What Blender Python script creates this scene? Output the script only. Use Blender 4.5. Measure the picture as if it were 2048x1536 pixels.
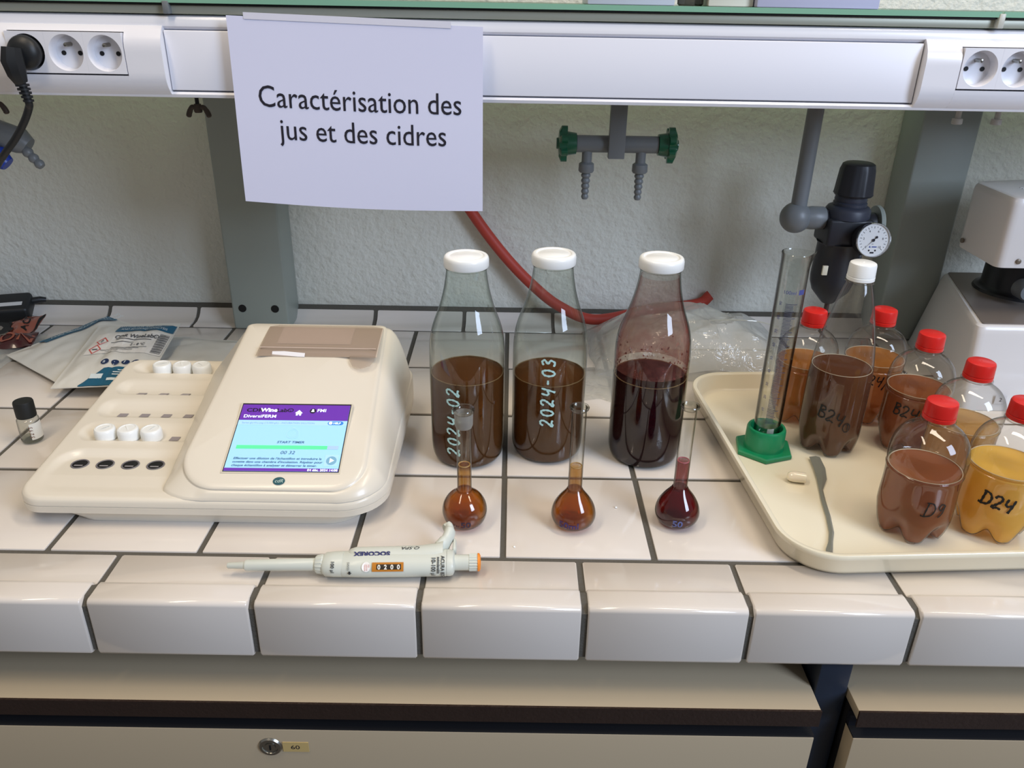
import bpy, bmesh, math, random
from mathutils import Vector, Matrix, noise
random.seed(7)
PI = math.pi
S = bpy.context.scene
for o in list(bpy.data.objects): bpy.data.objects.remove(o)
COL = S.collection
# ---------------- camera ----------------
cam = bpy.data.objects.new('camera', bpy.data.cameras.new('camera')); COL.objects.link(cam)
ya, pi_, ro = -0.00359151789, 0.448416738, 0.0179444068
ca, sa = math.cos(ya), math.sin(ya)
f = Vector((-sa*math.cos(pi_), ca*math.cos(pi_), -math.sin(pi_))); r0 = Vector((ca, sa, 0)); u0 = r0.cross(f)
r = math.cos(ro)*r0+math.sin(ro)*u0; u = -math.sin(ro)*r0+math.cos(ro)*u0
cam.matrix_world = Matrix(((r.x,u.x,-f.x,0.00366),(r.y,u.y,-f.y,-0.66293),(r.z,u.z,-f.z,0.51749),(0,0,0,1)))
cam.data.sensor_width = 36; cam.data.lens = 1603.7/2048*36; cam.data.clip_start = .02
S.camera = cam
S.cycles.transparent_max_bounces = 32
S.view_settings.view_transform = 'Standard'; S.view_settings.look = 'None'; S.view_settings.gamma = 1
S.view_settings.use_curve_mapping = False; S.view_settings.exposure = 0.1
# ---------------- light ----------------
w = bpy.data.worlds.new('room'); S.world = w; w.use_nodes = True
w.node_tree.nodes['Background'].inputs[0].default_value = (.80,.80,.82,1)
w.node_tree.nodes['Background'].inputs[1].default_value = .26
def area(name, loc, target, sx, sy, power, col):
    l = bpy.data.lights.new(name, 'AREA'); l.shape = 'RECTANGLE'; l.size = sx; l.size_y = sy; l.energy = power; l.color = col
    o = bpy.data.objects.new(name, l); COL.objects.link(o); o.location = loc
    o.rotation_euler = (Vector(target)-Vector(loc)).to_track_quat('-Z','Y').to_euler(); return o
area('window_light', (2.2,-1.9,1.55), (.1,.2,.1), 1.0, 1.6, 76, (.64,.77,1.0))
area('ceiling_lamp_rear', (-.75,-.35,1.9), (-.6,.1,0), .22, 1.25, 14.5, (1.0,.84,.64))
area('ceiling_lamp_front', (.7,-.1,1.9), (.5,.1,0), .22, 1.25, 15.5, (1.0,.86,.69))

# ---------------- materials ----------------
MATS = {}
def lin(c):
    return tuple(((x/255)/12.92 if x/255 <= .04045 else ((x/255+.055)/1.055)**2.4) for x in c)
def mat(name, rgb, rough=.5, metal=0, spec=.5, bump=0, bscale=100, coat=0, var=0, vscale=8, trans=0, ior=1.45, sss=0, alpha=1, emit=0):
    if name in MATS: return MATS[name]
    m = bpy.data.materials.new(name); m.use_nodes = True; N = m.node_tree.nodes; L = m.node_tree.links
    b = N['Principled BSDF']; c = (*lin(rgb),1)
    b.inputs['Base Color'].default_value = c; b.inputs['Roughness'].default_value = rough; b.inputs['Metallic'].default_value = metal
    b.inputs['Specular IOR Level'].default_value = spec; b.inputs['IOR'].default_value = ior
    b.inputs['Coat Weight'].default_value = coat; b.inputs['Coat Roughness'].default_value = .06
    b.inputs['Transmission Weight'].default_value = trans; b.inputs['Alpha'].default_value = alpha
    if sss: b.inputs['Subsurface Weight'].default_value = sss; b.inputs['Subsurface Radius'].default_value = (.01,.006,.003); b.inputs['Subsurface Scale'].default_value = 1
    if emit: b.inputs['Emission Color'].default_value = c; b.inputs['Emission Strength'].default_value = emit
    tc = None
    if bump or var: tc = N.new('ShaderNodeTexCoord')
    if bump:
        n = N.new('ShaderNodeTexNoise'); n.inputs['Scale'].default_value = bscale; n.inputs['Detail'].default_value = 5
        bp = N.new('ShaderNodeBump'); bp.inputs['Strength'].default_value = bump; bp.inputs['Distance'].default_value = .002 if bump<1 else .0036
        L.new(tc.outputs['Object'], n.inputs['Vector']); L.new(n.outputs['Fac'], bp.inputs['Height']); L.new(bp.outputs['Normal'], b.inputs['Normal'])
    if var:
        n2 = N.new('ShaderNodeTexNoise'); n2.inputs['Scale'].default_value = vscale; n2.inputs['Detail'].default_value = 4
        mx = N.new('ShaderNodeMix'); mx.data_type = 'RGBA'; mx.inputs[6].default_value = c; mx.inputs[7].default_value = (*[x*(1-var) for x in c[:3]],1)
        L.new(tc.outputs['Object'], n2.inputs['Vector']); L.new(n2.outputs['Fac'], mx.inputs[0]); L.new(mx.outputs[2], b.inputs['Base Color'])
    MATS[name] = m; return m
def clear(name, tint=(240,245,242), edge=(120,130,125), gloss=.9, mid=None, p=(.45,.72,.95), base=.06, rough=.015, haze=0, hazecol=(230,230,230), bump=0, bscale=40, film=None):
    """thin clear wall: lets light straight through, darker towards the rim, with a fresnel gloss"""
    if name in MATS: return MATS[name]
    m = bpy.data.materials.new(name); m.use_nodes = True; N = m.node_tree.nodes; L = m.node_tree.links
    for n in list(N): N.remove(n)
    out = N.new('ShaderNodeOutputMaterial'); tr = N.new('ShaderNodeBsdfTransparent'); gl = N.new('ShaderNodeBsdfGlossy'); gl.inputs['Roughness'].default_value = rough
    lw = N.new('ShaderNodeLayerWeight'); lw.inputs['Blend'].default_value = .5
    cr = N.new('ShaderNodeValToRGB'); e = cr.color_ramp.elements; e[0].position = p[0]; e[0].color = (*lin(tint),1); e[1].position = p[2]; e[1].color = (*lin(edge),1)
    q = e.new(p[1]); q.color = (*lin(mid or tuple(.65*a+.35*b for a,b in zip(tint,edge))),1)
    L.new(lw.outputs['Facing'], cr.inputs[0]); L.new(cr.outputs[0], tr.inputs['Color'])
    fr = N.new('ShaderNodeLayerWeight'); fr.inputs['Blend'].default_value = .5
    pw = N.new('ShaderNodeMath'); pw.operation = 'POWER'; pw.inputs[1].default_value = 4.5; L.new(fr.outputs['Facing'], pw.inputs[0])
    ma = N.new('ShaderNodeMath'); ma.operation = 'MULTIPLY_ADD'; ma.inputs[1].default_value = .75; ma.inputs[2].default_value = base; L.new(pw.outputs[0], ma.inputs[0])
    mu = N.new('ShaderNodeMath'); mu.operation = 'MULTIPLY'; mu.inputs[1].default_value = gloss; mu.use_clamp = True; L.new(ma.outputs[0], mu.inputs[0])
    mx = N.new('ShaderNodeMixShader'); L.new(mu.outputs[0], mx.inputs[0]); L.new(tr.outputs[0], mx.inputs[1]); L.new(gl.outputs[0], mx.inputs[2])
    last = mx
    if haze or film:
        df = N.new('ShaderNodeBsdfDiffuse'); df.inputs['Color'].default_value = (*lin(hazecol),1)
        tl = N.new('ShaderNodeBsdfTranslucent'); tl.inputs['Color'].default_value = (*lin(hazecol),1)
        dm = N.new('ShaderNodeMixShader'); dm.inputs[0].default_value = .5; L.new(df.outputs[0], dm.inputs[1]); L.new(tl.outputs[0], dm.inputs[2])
        m2 = N.new('ShaderNodeMixShader'); m2.inputs[0].default_value = haze; L.new(mx.outputs[0], m2.inputs[1]); L.new(dm.outputs[0], m2.inputs[2]); last = m2
        if film:
            tc = N.new('ShaderNodeTexCoord'); nn = N.new('ShaderNodeTexNoise'); nn.inputs['Scale'].default_value = film[0]; nn.inputs['Detail'].default_value = 8; nn.inputs['Roughness'].default_value = .7
            sp = N.new('ShaderNodeSeparateXYZ'); L.new(tc.outputs['Object'], sp.inputs[0]); L.new(tc.outputs['Object'], nn.inputs['Vector'])
            mr = N.new('ShaderNodeMapRange'); mr.inputs[1].default_value = film[1]; mr.inputs[2].default_value = film[2]; mr.inputs[3].default_value = film[3]; mr.inputs[4].default_value = film[4]
            L.new(sp.outputs[2], mr.inputs[0])
            r2 = N.new('ShaderNodeMapRange'); r2.inputs[1].default_value = .35; r2.inputs[2].default_value = .68; L.new(nn.outputs['Fac'], r2.inputs[0])
            ad = N.new('ShaderNodeMath'); ad.operation = 'MULTIPLY'; L.new(mr.outputs[0], ad.inputs[0]); 
            a2 = N.new('ShaderNodeMath'); a2.operation = 'ADD'; a2.inputs[1].default_value = .45; L.new(r2.outputs[0], a2.inputs[0]); L.new(a2.outputs[0], ad.inputs[1]); L.new(ad.outputs[0], m2.inputs[0])
    if bump:
        tc = N.new('ShaderNodeTexCoord'); nn = N.new('ShaderNodeTexNoise'); nn.inputs['Scale'].default_value = bscale; nn.inputs['Detail'].default_value = 3; nn.inputs['Distortion'].default_value = 1.5
        bp = N.new('ShaderNodeBump'); bp.inputs['Strength'].default_value = bump; bp.inputs['Distance'].default_value = .01
        L.new(tc.outputs['Object'], nn.inputs['Vector']); L.new(nn.outputs['Fac'], bp.inputs['Height']); L.new(bp.outputs[0], gl.inputs['Normal']); L.new(bp.outputs[0], fr.inputs['Normal'])
    L.new(last.outputs[0], out.inputs['Surface']); MATS[name] = m; return m
def juice(name, rgb, absorb, density, opac=.4):
    """cloudy drink: partly scattering surface, partly see-through with absorption in the volume"""
    if name in MATS: return MATS[name]
    m = bpy.data.materials.new(name); m.use_nodes = True; N = m.node_tree.nodes; L = m.node_tree.links
    for n in list(N): N.remove(n)
    out = N.new('ShaderNodeOutputMaterial'); tr = N.new('ShaderNodeBsdfTransparent')
    df = N.new('ShaderNodeBsdfDiffuse'); df.inputs['Color'].default_value = (*lin(rgb),1)
    tl = N.new('ShaderNodeBsdfTranslucent'); tl.inputs['Color'].default_value = (*lin(rgb),1)
    dm = N.new('ShaderNodeMixShader'); dm.inputs[0].default_value = .4; L.new(df.outputs[0], dm.inputs[1]); L.new(tl.outputs[0], dm.inputs[2])
    mx = N.new('ShaderNodeMixShader'); mx.inputs[0].default_value = opac; L.new(tr.outputs[0], mx.inputs[1]); L.new(dm.outputs[0], mx.inputs[2])
    gl = N.new('ShaderNodeBsdfGlossy'); gl.inputs['Roughness'].default_value = .05
    m2 = N.new('ShaderNodeMixShader'); m2.inputs[0].default_value = .02; L.new(mx.outputs[0], m2.inputs[1]); L.new(gl.outputs[0], m2.inputs[2])
    va = N.new('ShaderNodeVolumeAbsorption'); va.inputs['Color'].default_value = (*lin(absorb),1); va.inputs['Density'].default_value = density
    L.new(m2.outputs[0], out.inputs['Surface']); L.new(va.outputs[0], out.inputs['Volume']); MATS[name] = m; return m

M_tile = mat('glazed_tile', (220,212,203), .13, coat=.3, bump=.03, bscale=14, var=.05, vscale=5)
M_grout = mat('grey_grout', (92,88,80), .9, bump=.5, bscale=400, var=.2, vscale=30)
M_wall = mat('cream_plaster', (220,219,208), .85, bump=1.0, bscale=95, var=.05, vscale=5)
M_post = mat('grey_green_enamel', (150,157,150), .42)
M_white = mat('white_pvc', (226,226,232), .22, coat=.2)
M_white2 = mat('white_pvc_flat', (214,216,226), .3)
M_cream = mat('cream_abs', (222,214,198), .3, coat=.15)
M_black = mat('black_plastic', (26,28,30), .45)
M_dark = mat('dark_slot', (12,12,14), .6)
M_steel = mat('brushed_steel', (170,168,160), .28, metal=1)
M_greypp = mat('grey_polypropylene', (112,116,118), .4)
M_greenp = mat('green_plastic', (20,84,58), .28, coat=.3)
M_greenb = mat('bright_green_plastic', (16,130,84), .35, coat=.2)
M_red = mat('red_cap_plastic', (205,34,28), .33, coat=.1)
M_capw = mat('white_cap', (240,242,240), .3, coat=.2)
M_hose = mat('red_rubber', (176,62,48), .55)
M_tray = mat('cream_tray_melamine', (232,224,200), .22, coat=.3, var=.05, vscale=6)
M_paper = mat('paper', (212,214,236), .8)
M_ink = mat('black_ink', (26,24,38), .7)
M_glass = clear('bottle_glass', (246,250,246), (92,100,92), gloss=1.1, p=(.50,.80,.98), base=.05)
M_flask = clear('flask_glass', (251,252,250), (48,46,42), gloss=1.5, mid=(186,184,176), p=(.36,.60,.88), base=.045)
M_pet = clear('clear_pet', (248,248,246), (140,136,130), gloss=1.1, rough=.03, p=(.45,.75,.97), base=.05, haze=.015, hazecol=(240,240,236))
M_bag = clear('polythene_film', (248,248,246), (230,230,228), gloss=1.5, rough=.12, haze=.28, hazecol=(246,246,242), bump=.9, bscale=26)

# ---------------- mesh helpers ----------------
def wmat(par):
    m=par.matrix_basis.copy()
    return wmat(par.parent)@m if par.parent is not None else m
def mk(name, V, F, m, par=None, smooth=True, ang=40, world=False, mats=None, midx=None):
    me = bpy.data.meshes.new(name)
    if world and par is not None:
        inv = wmat(par).inverted(); V = [inv @ Vector(v) for v in V]
    me.from_pydata([tuple(v) for v in V], [], F); me.update()
    for mm in (mats or [m]): me.materials.append(mm)
    if midx: 
        for p, i in zip(me.polygons, midx): p.material_index = i
    if smooth:
        for p in me.polygons: p.use_smooth = True
        me.set_sharp_from_angle(angle=math.radians(ang))
    o = bpy.data.objects.new(name, me); COL.objects.link(o)
    if par is not None: o.parent = par
    return o
def bmk(name, bm, m, par=None, smooth=True, ang=40, world=False):
    bmesh.ops.recalc_face_normals(bm, faces=bm.faces)
    V = [v.co.copy() for v in bm.verts]; bm.verts.index_update(); F = [[v.index for v in p.verts] for p in bm.faces]; bm.free()
    return mk(name, V, F, m, par, smooth, ang, world)
def thing(name, label, cat, loc=(0,0,0), rz=0, group=None):
    o = bpy.data.objects.new(name, None); o.empty_display_size = .02; COL.objects.link(o); o.location = loc; o.rotation_euler = (0,0,rz)
    o.matrix_basis = Matrix.Translation(loc) @ Matrix.Rotation(rz,4,'Z')
    o['label'] = label; o['category'] = cat
    if group: o['group'] = group
    return o
def tag(o, label, cat, group=None, kind=None):
    o['label'] = label; o['category'] = cat
    if group: o['group'] = group
    if kind: o['kind'] = kind
    return o
def recenter(o, loc):
    loc = Vector(loc)
    for v in o.data.vertices: v.co -= loc
    o.location = loc; return o
def a_box(bm, x0,x1,y0,y1,z0,z1, bev=0, seg=2):
    r = bmesh.ops.create_cube(bm, size=1)['verts']
    for v in r: v.co = Vector((x0+(v.co.x+.5)*(x1-x0), y0+(v.co.y+.5)*(y1-y0), z0+(v.co.z+.5)*(z1-z0)))
    if bev:
        es = list({e for v in r for e in v.link_edges}); bmesh.ops.bevel(bm, geom=es, offset=bev, segments=seg, affect='EDGES', profile=.5)
def box(name, b, m, par=None, bev=0, seg=2, world=False, smooth=True):
    bm = bmesh.new(); a_box(bm, *b, bev, seg); return bmk(name, bm, m, par, smooth, 40, world)
def lathe(prof, n=48, c=(0,0,0), axis='Z', capb=False, capt=False):
    V = []; F = []
    for (rr, z) in prof:
        for i in range(n):
            a = 2*PI*i/n; x, y = rr*math.cos(a), rr*math.sin(a)
            p = {'Z':(x,y,z),'X':(z,x,y),'Y':(x,z,y)}[axis]; V.append((p[0]+c[0],p[1]+c[1],p[2]+c[2]))
    for k in range(len(prof)-1):
        for i in range(n):
            j = (i+1)%n; F.append((k*n+i,k*n+j,(k+1)*n+j,(k+1)*n+i))
    if capb: F.append(tuple(range(n))[::-1])
    if capt: F.append(tuple((len(prof)-1)*n+i for i in range(n)))
    if axis == 'Y': F = [f_[::-1] for f_ in F]
    return V, F
def lathe_o(name, prof, m, par=None, n=48, c=(0,0,0), axis='Z', capb=True, capt=True, ang=40, world=False):
    return mk(name, *lathe(prof,n,c,axis,capb,capt), m, par, True, ang, world)
def bez(pts, n=10):
    """Catmull-Rom through points"""
    P = [Vector(p) for p in pts]; P = [P[0]*2-P[1]]+P+[P[-1]*2-P[-2]]; out = []
    for i in range(1,len(P)-2):
        for k in range(n):
            t = k/n; a,b,c,d = P[i-1:i+3]
            out.append(.5*((2*b)+(-a+c)*t+(2*a-5*b+4*c-d)*t*t+(-a+3*b-3*c+d)*t**3))
    out.append(P[-2]); return out
def tube(pts, rad, n=16, cap=True):
    P = [Vector(p) for p in pts]; V = []; F = []; up = Vector((0,0,1)); 
    t0 = (P[1]-P[0]).normalized(); nrm = t0.cross(up) if abs(t0.z)<.9 else t0.cross(Vector((1,0,0))); nrm.normalize()
    for i,p in enumerate(P):
        t = (P[min(i+1,len(P)-1)]-P[max(i-1,0)]).normalized(); nrm = (nrm-t*nrm.dot(t)).normalized(); b = t.cross(nrm)
        rr = rad[i] if isinstance(rad,(list,tuple)) else rad
        for k in range(n):
            a = 2*PI*k/n; V.append(p+rr*(math.cos(a)*nrm+math.sin(a)*b))
    for i in range(len(P)-1):
        for k in range(n):
            j=(k+1)%n; F.append((i*n+k,i*n+j,(i+1)*n+j,(i+1)*n+k))
    if cap: F.append(tuple(range(n))[::-1]); F.append(tuple((len(P)-1)*n+k for k in range(n)))
    return V,F
def join(*vf):
    V=[];F=[]
    for v,ff in vf:
        b=len(V); V+=list(v); F+=[tuple(i+b for i in q) for q in ff]
    return V,F
def extrude_x(prof, x0, x1, cap=True):
    n=len(prof); V=[(x0,y,z) for y,z in prof]+[(x1,y,z) for y,z in prof]
    F=[(i,(i+1)%n,n+(i+1)%n,n+i) for i in range(n)]
    if cap: F+= [tuple(range(n))[::-1], tuple(range(n,2*n))]
    return V,F
def fixn(o):
    bm=bmesh.new(); bm.from_mesh(o.data); bmesh.ops.recalc_face_normals(bm,faces=bm.faces); bm.to_mesh(o.data); bm.free(); return o
def text2d(s, size=1, align='LEFT', shear=0, bold=0):
    c = bpy.data.curves.new('t','FONT'); c.body = s; c.size = size; c.align_x = align; c.resolution_u = 3; c.shear = shear; c.offset = bold
    o = bpy.data.objects.new('t', c); COL.objects.link(o); dg = bpy.context.evaluated_depsgraph_get()
    me = bpy.data.meshes.new_from_object(o.evaluated_get(dg)); V=[(v.co.x,v.co.y) for v in me.vertices]; F=[tuple(p.vertices) for p in me.polygons]
    bpy.data.objects.remove(o); bpy.data.curves.remove(c); bpy.data.meshes.remove(me); return V,F
def decal(name, parts, fn, m, par, lift=.0003, world=False):
    """parts: 2D meshes; fn(u,v)->(point, normal)"""
    V,F=join(*parts); out=[]
    for q in V:
        p,nn=fn(q[0],q[1]); out.append(Vector(p)+Vector(nn)*lift)
    return mk(name,out,F,m,par,False,world=world)
def rect2(x0,y0,x1,y1,nx=1,ny=1):
    V=[(x0+(x1-x0)*i/nx,y0+(y1-y0)*j/ny) for j in range(ny+1) for i in range(nx+1)]
    F=[(j*(nx+1)+i,j*(nx+1)+i+1,(j+1)*(nx+1)+i+1,(j+1)*(nx+1)+i) for j in range(ny) for i in range(nx)]
    return V,F
def disc2(cx,cy,rx,ry=None,n=28,inner=0):
    ry=ry or rx; V=[(cx+rx*math.cos(2*PI*i/n),cy+ry*math.sin(2*PI*i/n)) for i in range(n)]
    if not inner: return V,[tuple(range(n))]
    V+= [(cx+rx*inner*math.cos(2*PI*i/n),cy+ry*inner*math.sin(2*PI*i/n)) for i in range(n)]
    return V,[(i,(i+1)%n,n+(i+1)%n,n+i) for i in range(n)]
def poly2(pts): return list(pts),[tuple(range(len(pts)))]
def move2(vf,dx,dy,s=1): return [(x*s+dx,y*s+dy) for x,y in vf[0]],vf[1]
def plane_fn(o, ux, uy):
    o=Vector(o);ux=Vector(ux);uy=Vector(uy);n=ux.cross(uy).normalized()
    return lambda a,b:(o+ux*a+uy*b,n)
# handwriting: strokes in a 0..1 high box
GL = {'2':[[(.05,.75),(.15,.95),(.38,.98),(.5,.8),(.42,.55),(.2,.25),(.05,.08),(.15,.0),(.35,.1),(.6,.03)]],
 '0':[[(.3,.98),(.08,.8),(.04,.4),(.2,.03),(.42,.1),(.52,.5),(.42,.88),(.25,.97)]],
 '4':[[(.1,.98),(.05,.55),(.2,.42),(.5,.55)],[(.55,.98),(.48,.45),(.35,-.1)]],
 '3':[[(.05,.88),(.3,1),(.48,.8),(.22,.55),(.5,.35),(.35,.03),(.02,.1)]],
 '-':[[(.05,.5),(.42,.5)]], '/':[[(.5,1.1),(.3,.4),(.0,-.4)]], ' ':[],
 'A':[[(.0,.0),(.2,.6),(.32,.98),(.42,.5),(.5,.0)],[(.08,.35),(.48,.38)]],
 'B':[[(.1,1),(.08,.5),(.06,0)],[(.0,.95),(.35,1),(.45,.78),(.12,.54),(.45,.45),(.5,.15),(.25,-.02),(.02,.05)]],
 'D':[[(.15,1),(.12,.5),(.1,0)],[(.0,.98),(.4,.95),(.62,.6),(.5,.15),(.15,.0),(-.1,.02)]],
 '9':[[(.45,.85),(.2,.95),(.08,.7),(.3,.5),(.45,.85),(.4,.3),(.2,.0)]],
 '1':[[(.15,.8),(.3,1),(.3,0)]], 'o':[[(.3,.95),(0,.7),(0,.2),(.3,-.05),(.6,.2),(.6,.7),(.3,.95)]]}
def hand(s, h, wid, slant=.12, gap=.14):
    parts=[]; x=0
    for ch in s:
        mxx=0
        for st in GL[ch]:
            P=[Vector((p.x,p.y)) for p in bez([(a+slant*b,b,0) for a,b in st],6)]
            V=[];F=[]
            for i,p in enumerate(P):
                t=(P[min(i+1,len(P)-1)]-P[max(i-1,0)]); t.normalize() if t.length else None; nn=Vector((-t.y,t.x))*wid/h/2*(.8+.4*math.sin(i*.7)**2)
                V+=[tuple((p+nn+Vector((x,0)))*h),tuple((p-nn+Vector((x,0)))*h)]
            F=[(2*i,2*i+2,2*i+3,2*i+1) for i in range(len(P)-1)]
            parts.append((V,F)); mxx=max(mxx,max(a for a,b in st))
        x+=(mxx or .3)+gap
    return parts
def cyl_fn(cx,cy,rad,a0,z0,vert=False):
    """vert: text runs up the bottle"""
    def fn(a,b):
        if vert: t=a0-b/rad; z=z0+a
        else: t=a0+a/rad; z=z0+b
        rr = rad(z) if callable(rad) else rad
        return (Vector((cx+rr*math.cos(t),cy+rr*math.sin(t),z)),Vector((math.cos(t),math.sin(t),0)))
    return fn

# =====================================================================  SETTING
def structure(o,label=None):
    o['kind']='structure'
    if label: o['label']=label
    return o
structure(box('wall_back',(-1.9,2.1,.68,.8,-.9,1.6),M_wall))
structure(box('floor',(-7,7,-9,.68,-.95,-.9),mat('dark_floor',(96,88,80),.6)))
# ---------------- tiled worktop ----------------
P=.156; G=.0032
wt=thing('tiled_worktop','long worktop of square cream tiles with grey grout and raised front lip','worktop',(0,0,0))
def rowtile(bm,x0,x1,y0,y1): a_box(bm,x0+G,x1-G,y0+G,y1-G,-.012,0,.0012,2)
bm=bmesh.new()
for k in range(4):
    for i in range(-8,9):
        y1=(k+1)*P if k<3 else .618
        x0=i*P-.0005*k; rowtile(bm,x0+random.uniform(-.0004,.0004),x0+P,k*P,y1)
bmk('tiles',bm,M_tile,wt)
def ptiles(name,prof,bevx):
    vs=[]
    for i in range(-8,9):
        x0,x1=(i-.5)*P+G+random.uniform(-.0005,.0005),(i+.5)*P-G+random.uniform(-.0005,.0005)
        cy=sum(a for a,b in prof)/len(prof); cz=sum(b for a,b in prof)/len(prof)
        n=len(prof); V=[];F=[]
        xs=[(x0,.0015),(x0+.0015,0),(x1-.0015,0),(x1,.0015)]
        for x,ins in xs:
            for y,z in prof:
                d=Vector((cy-y,cz-z)); d=d.normalized()*ins*bevx if d.length else d
                V.append((x,y+d.x,z+d.y))
        for k in range(3):
            for a in range(n): F.append((k*n+a,k*n+(a+1)%n,(k+1)*n+(a+1)%n,(k+1)*n+a))
        F+=[tuple(range(n))[::-1],tuple(range(3*n,4*n))]; vs.append((V,F))
    return fixn(mk(name,*join(*vs),M_tile,wt,True,50))
nose=[(-G,-.012),(-G,-.001),(-G-.001,0),(-.046,0),(-.0485,.0008),(-.0505,.0035),(-.053,.0058),(-.057,.0066),(-.073,.0066)]
for k in range(7):
    a=PI/2*k/6; nose.append((-.0765-.0050*math.sin(a),.0016+.0050*math.cos(a)))
nose+=[(-.0815,-.055),(-.0808,-.0575),(-.0785,-.059),(-.070,-.059),(-.070,-.012)]
ptiles('nosing_tile_row',nose,1)
cove=[(.618+G,-.012),(.618+G,-.001),(.618+G+.001,0),(.642,0),(.650,.0016),(.657,.0052),(.6625,.0095),(.6675,.0158),(.669,.0170),(.6695,.0165),(.6695,-.012)]
ptiles('cove_tile_row',cove,1)
gp=[(-.069,-.055),(-.0785,-.055),(-.0785,-.002),(-.070,.0045),(-.056,.0045),(-.050,.0),(-.047,-.0018),(.640,-.0018),(.657,.003),(.6675,.0135),(.6700,.0160),(.679,.0225),(.679,-.055)]
fixn(mk('grout_bed',*extrude_x(gp,-8.5*P,8.5*P),M_grout,wt,False))
# ---------------- plinth units and frame below ----------------
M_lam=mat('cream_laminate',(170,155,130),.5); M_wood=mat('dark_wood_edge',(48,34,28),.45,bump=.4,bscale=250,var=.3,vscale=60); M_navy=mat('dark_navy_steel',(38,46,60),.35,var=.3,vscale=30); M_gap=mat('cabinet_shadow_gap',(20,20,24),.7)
def cabinet(x0,x1,label,lock):
    c=thing('drawer_cabinet',label,'cabinet',((x0+x1)/2,.1,-.9)); 
    box('top_panel',(x0,x1,-.098,.6,-.112,-.100),M_lam,c,.001,world=True)
    box('edge_strip',(x0,x1,-.1005,-.0982,-.1195,-.0995),M_wood,c,world=True)
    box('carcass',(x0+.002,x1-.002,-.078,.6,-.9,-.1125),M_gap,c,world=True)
    d=box('drawer_front',(x0+.001,x1-.001,-.0995,-.079,-.40,-.1365),M_lam,c,.001,world=True)
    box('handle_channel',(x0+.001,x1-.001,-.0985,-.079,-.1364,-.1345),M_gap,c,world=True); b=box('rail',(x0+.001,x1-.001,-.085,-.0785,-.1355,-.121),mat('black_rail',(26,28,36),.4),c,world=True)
    if lock:
        lx,lz=-.2287,-.1589
        V,F=lathe([(.0115,-.0015),(.0118,.0005),(.0105,.0022),(.008,.0022),(.0075,.0008),(.0055,.0008),(.0053,.0018),(0.0001,.0018)],36,(0,0,0),'Z',True,False)
        V=[(a+lx,-.0995-c_,b_+lz) for a,b_,c_ in V]; k=fixn(mk('lock',V,F,M_steel,c,world=True)); k['label']='round steel cylinder lock'
        box('key_slot',(lx-.0008,lx+.0008,-.1019,-.1012,lz-.003,lz+.003),M_dark,k,world=True)
        s=box('number_label',(-.2163,-.1905,-.1003,-.0994,-.1655,-.1525),mat('yellowed_label',(196,170,112),.6),c,world=True); s['label']='yellowed tape label marked 60'
        decal('lettering',[move2(text2d('60',.0075),0,0)],plane_fn((-.2085,-.1003,-.1615),(1.25,0,0),(0,0,1)),M_ink,c,world=True)
    return c
cabinet(-1.3,.3115,'cream drawer cabinet with a round lock and label 60','1')
cabinet(.348,1.4,'cream drawer cabinet to the right of the dark steel bench leg','')
lg=thing('steel_trestle','dark navy steel trestle leg standing between the two drawer cabinets','bench leg',(.331,-.04,-.9))
box('upright',(.3145,.3465,-.072,-.03,-.9,-.057),M_navy,lg,.002,world=True)
box('flange',(.3125,.3475,-.03,.3,-.16,-.057),M_gap,lg,.001,world=True)  # near-black block standing in for the shadowed gap behind the leg
# ---------------- posts ----------------
def post(x0,x1,label,holes=()):
    p=thing('support_post',label,'post',((x0+x1)/2,.645,0.0)); bm=bmesh.new(); a_box(bm,x0,x1,.61,.6795,.0005,.425,.004,3); bmk('column',bm,M_post,p,world=True)
    for hx,hz in holes:
        lathe_o('bolt_hole',[(.0066,-.0006),(.0066,.0004),(.0052,.0004),(.0050,-.0002)],M_dark,p,24,(hx,.6098,hz),'Y',world=True)
    return p
post(-.467,-.372,'grey-green box section post rising behind the analyser on the left',[(-.4489,.0385),(-.3939,.0385)])
post(.6255,.7145,'grey-green box section post behind the pressure regulator on the right')
# ---------------- trunking ----------------
tr=thing('service_trunking','long white wall trunking over the bench carrying socket panels','trunking',(0,.45,.40))
rail=[(.60,.4035),(.352,.4035),(.3465,.4045),(.345,.408),(.347,.4105),(.356,.4115),(.356,.478),(.352,.479),(.349,.482),(.349,.487),(.352,.492),(.360,.4945),(.60,.4945)]
fixn(mk('rail',*extrude_x(rail,-1.35,1.5),M_white,tr,world=True))
def cover(x0,x1):
    pr=[(.357,.4120),(.3475,.4122),(.3465,.4130),(.3465,.4765),(.3475,.4778),(.357,.478)]
    return fixn(mk('cover_panel',*extrude_x(pr,x0,x1),M_white2,tr,world=True))
cover(-.4025,.4775)
def socket_panel(x0,x1,ox0,ox1):
    z0,z1=.4285,.4755
    def curve(zz0,zz1,n=14):
        out=[]
        for i in range(n+1):
            z=zz0+(zz1-zz0)*i/n; t=(z-.444)/.0385; out.append((.334+.013*max(0,abs(t)-.35)**2.2/.65**2.2,z))
        return out
    pieces=[]
    for a,b in((x0,ox0),(ox1,x1)):
        c=curve(.4055,.4825); pieces.append(extrude_x(c+[(.357,.4825),(.357,.4055)],a,b))
    c=curve(.4055,z0,6); pieces.append(extrude_x(c+[(.357,z0),(.357,.4055)],ox0,ox1))
    c=curve(z1,.4825,4); pieces.append(extrude_x(c+[(.357,.4825),(.357,z1)],ox0,ox1))
    return fixn(mk('socket_panel',*join(*pieces),M_white,tr,True,30,world=True))
socket_panel(-.95,-.4035,-.5805,-.4460); socket_panel(.4790,.95,.5195,.6085)
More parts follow.
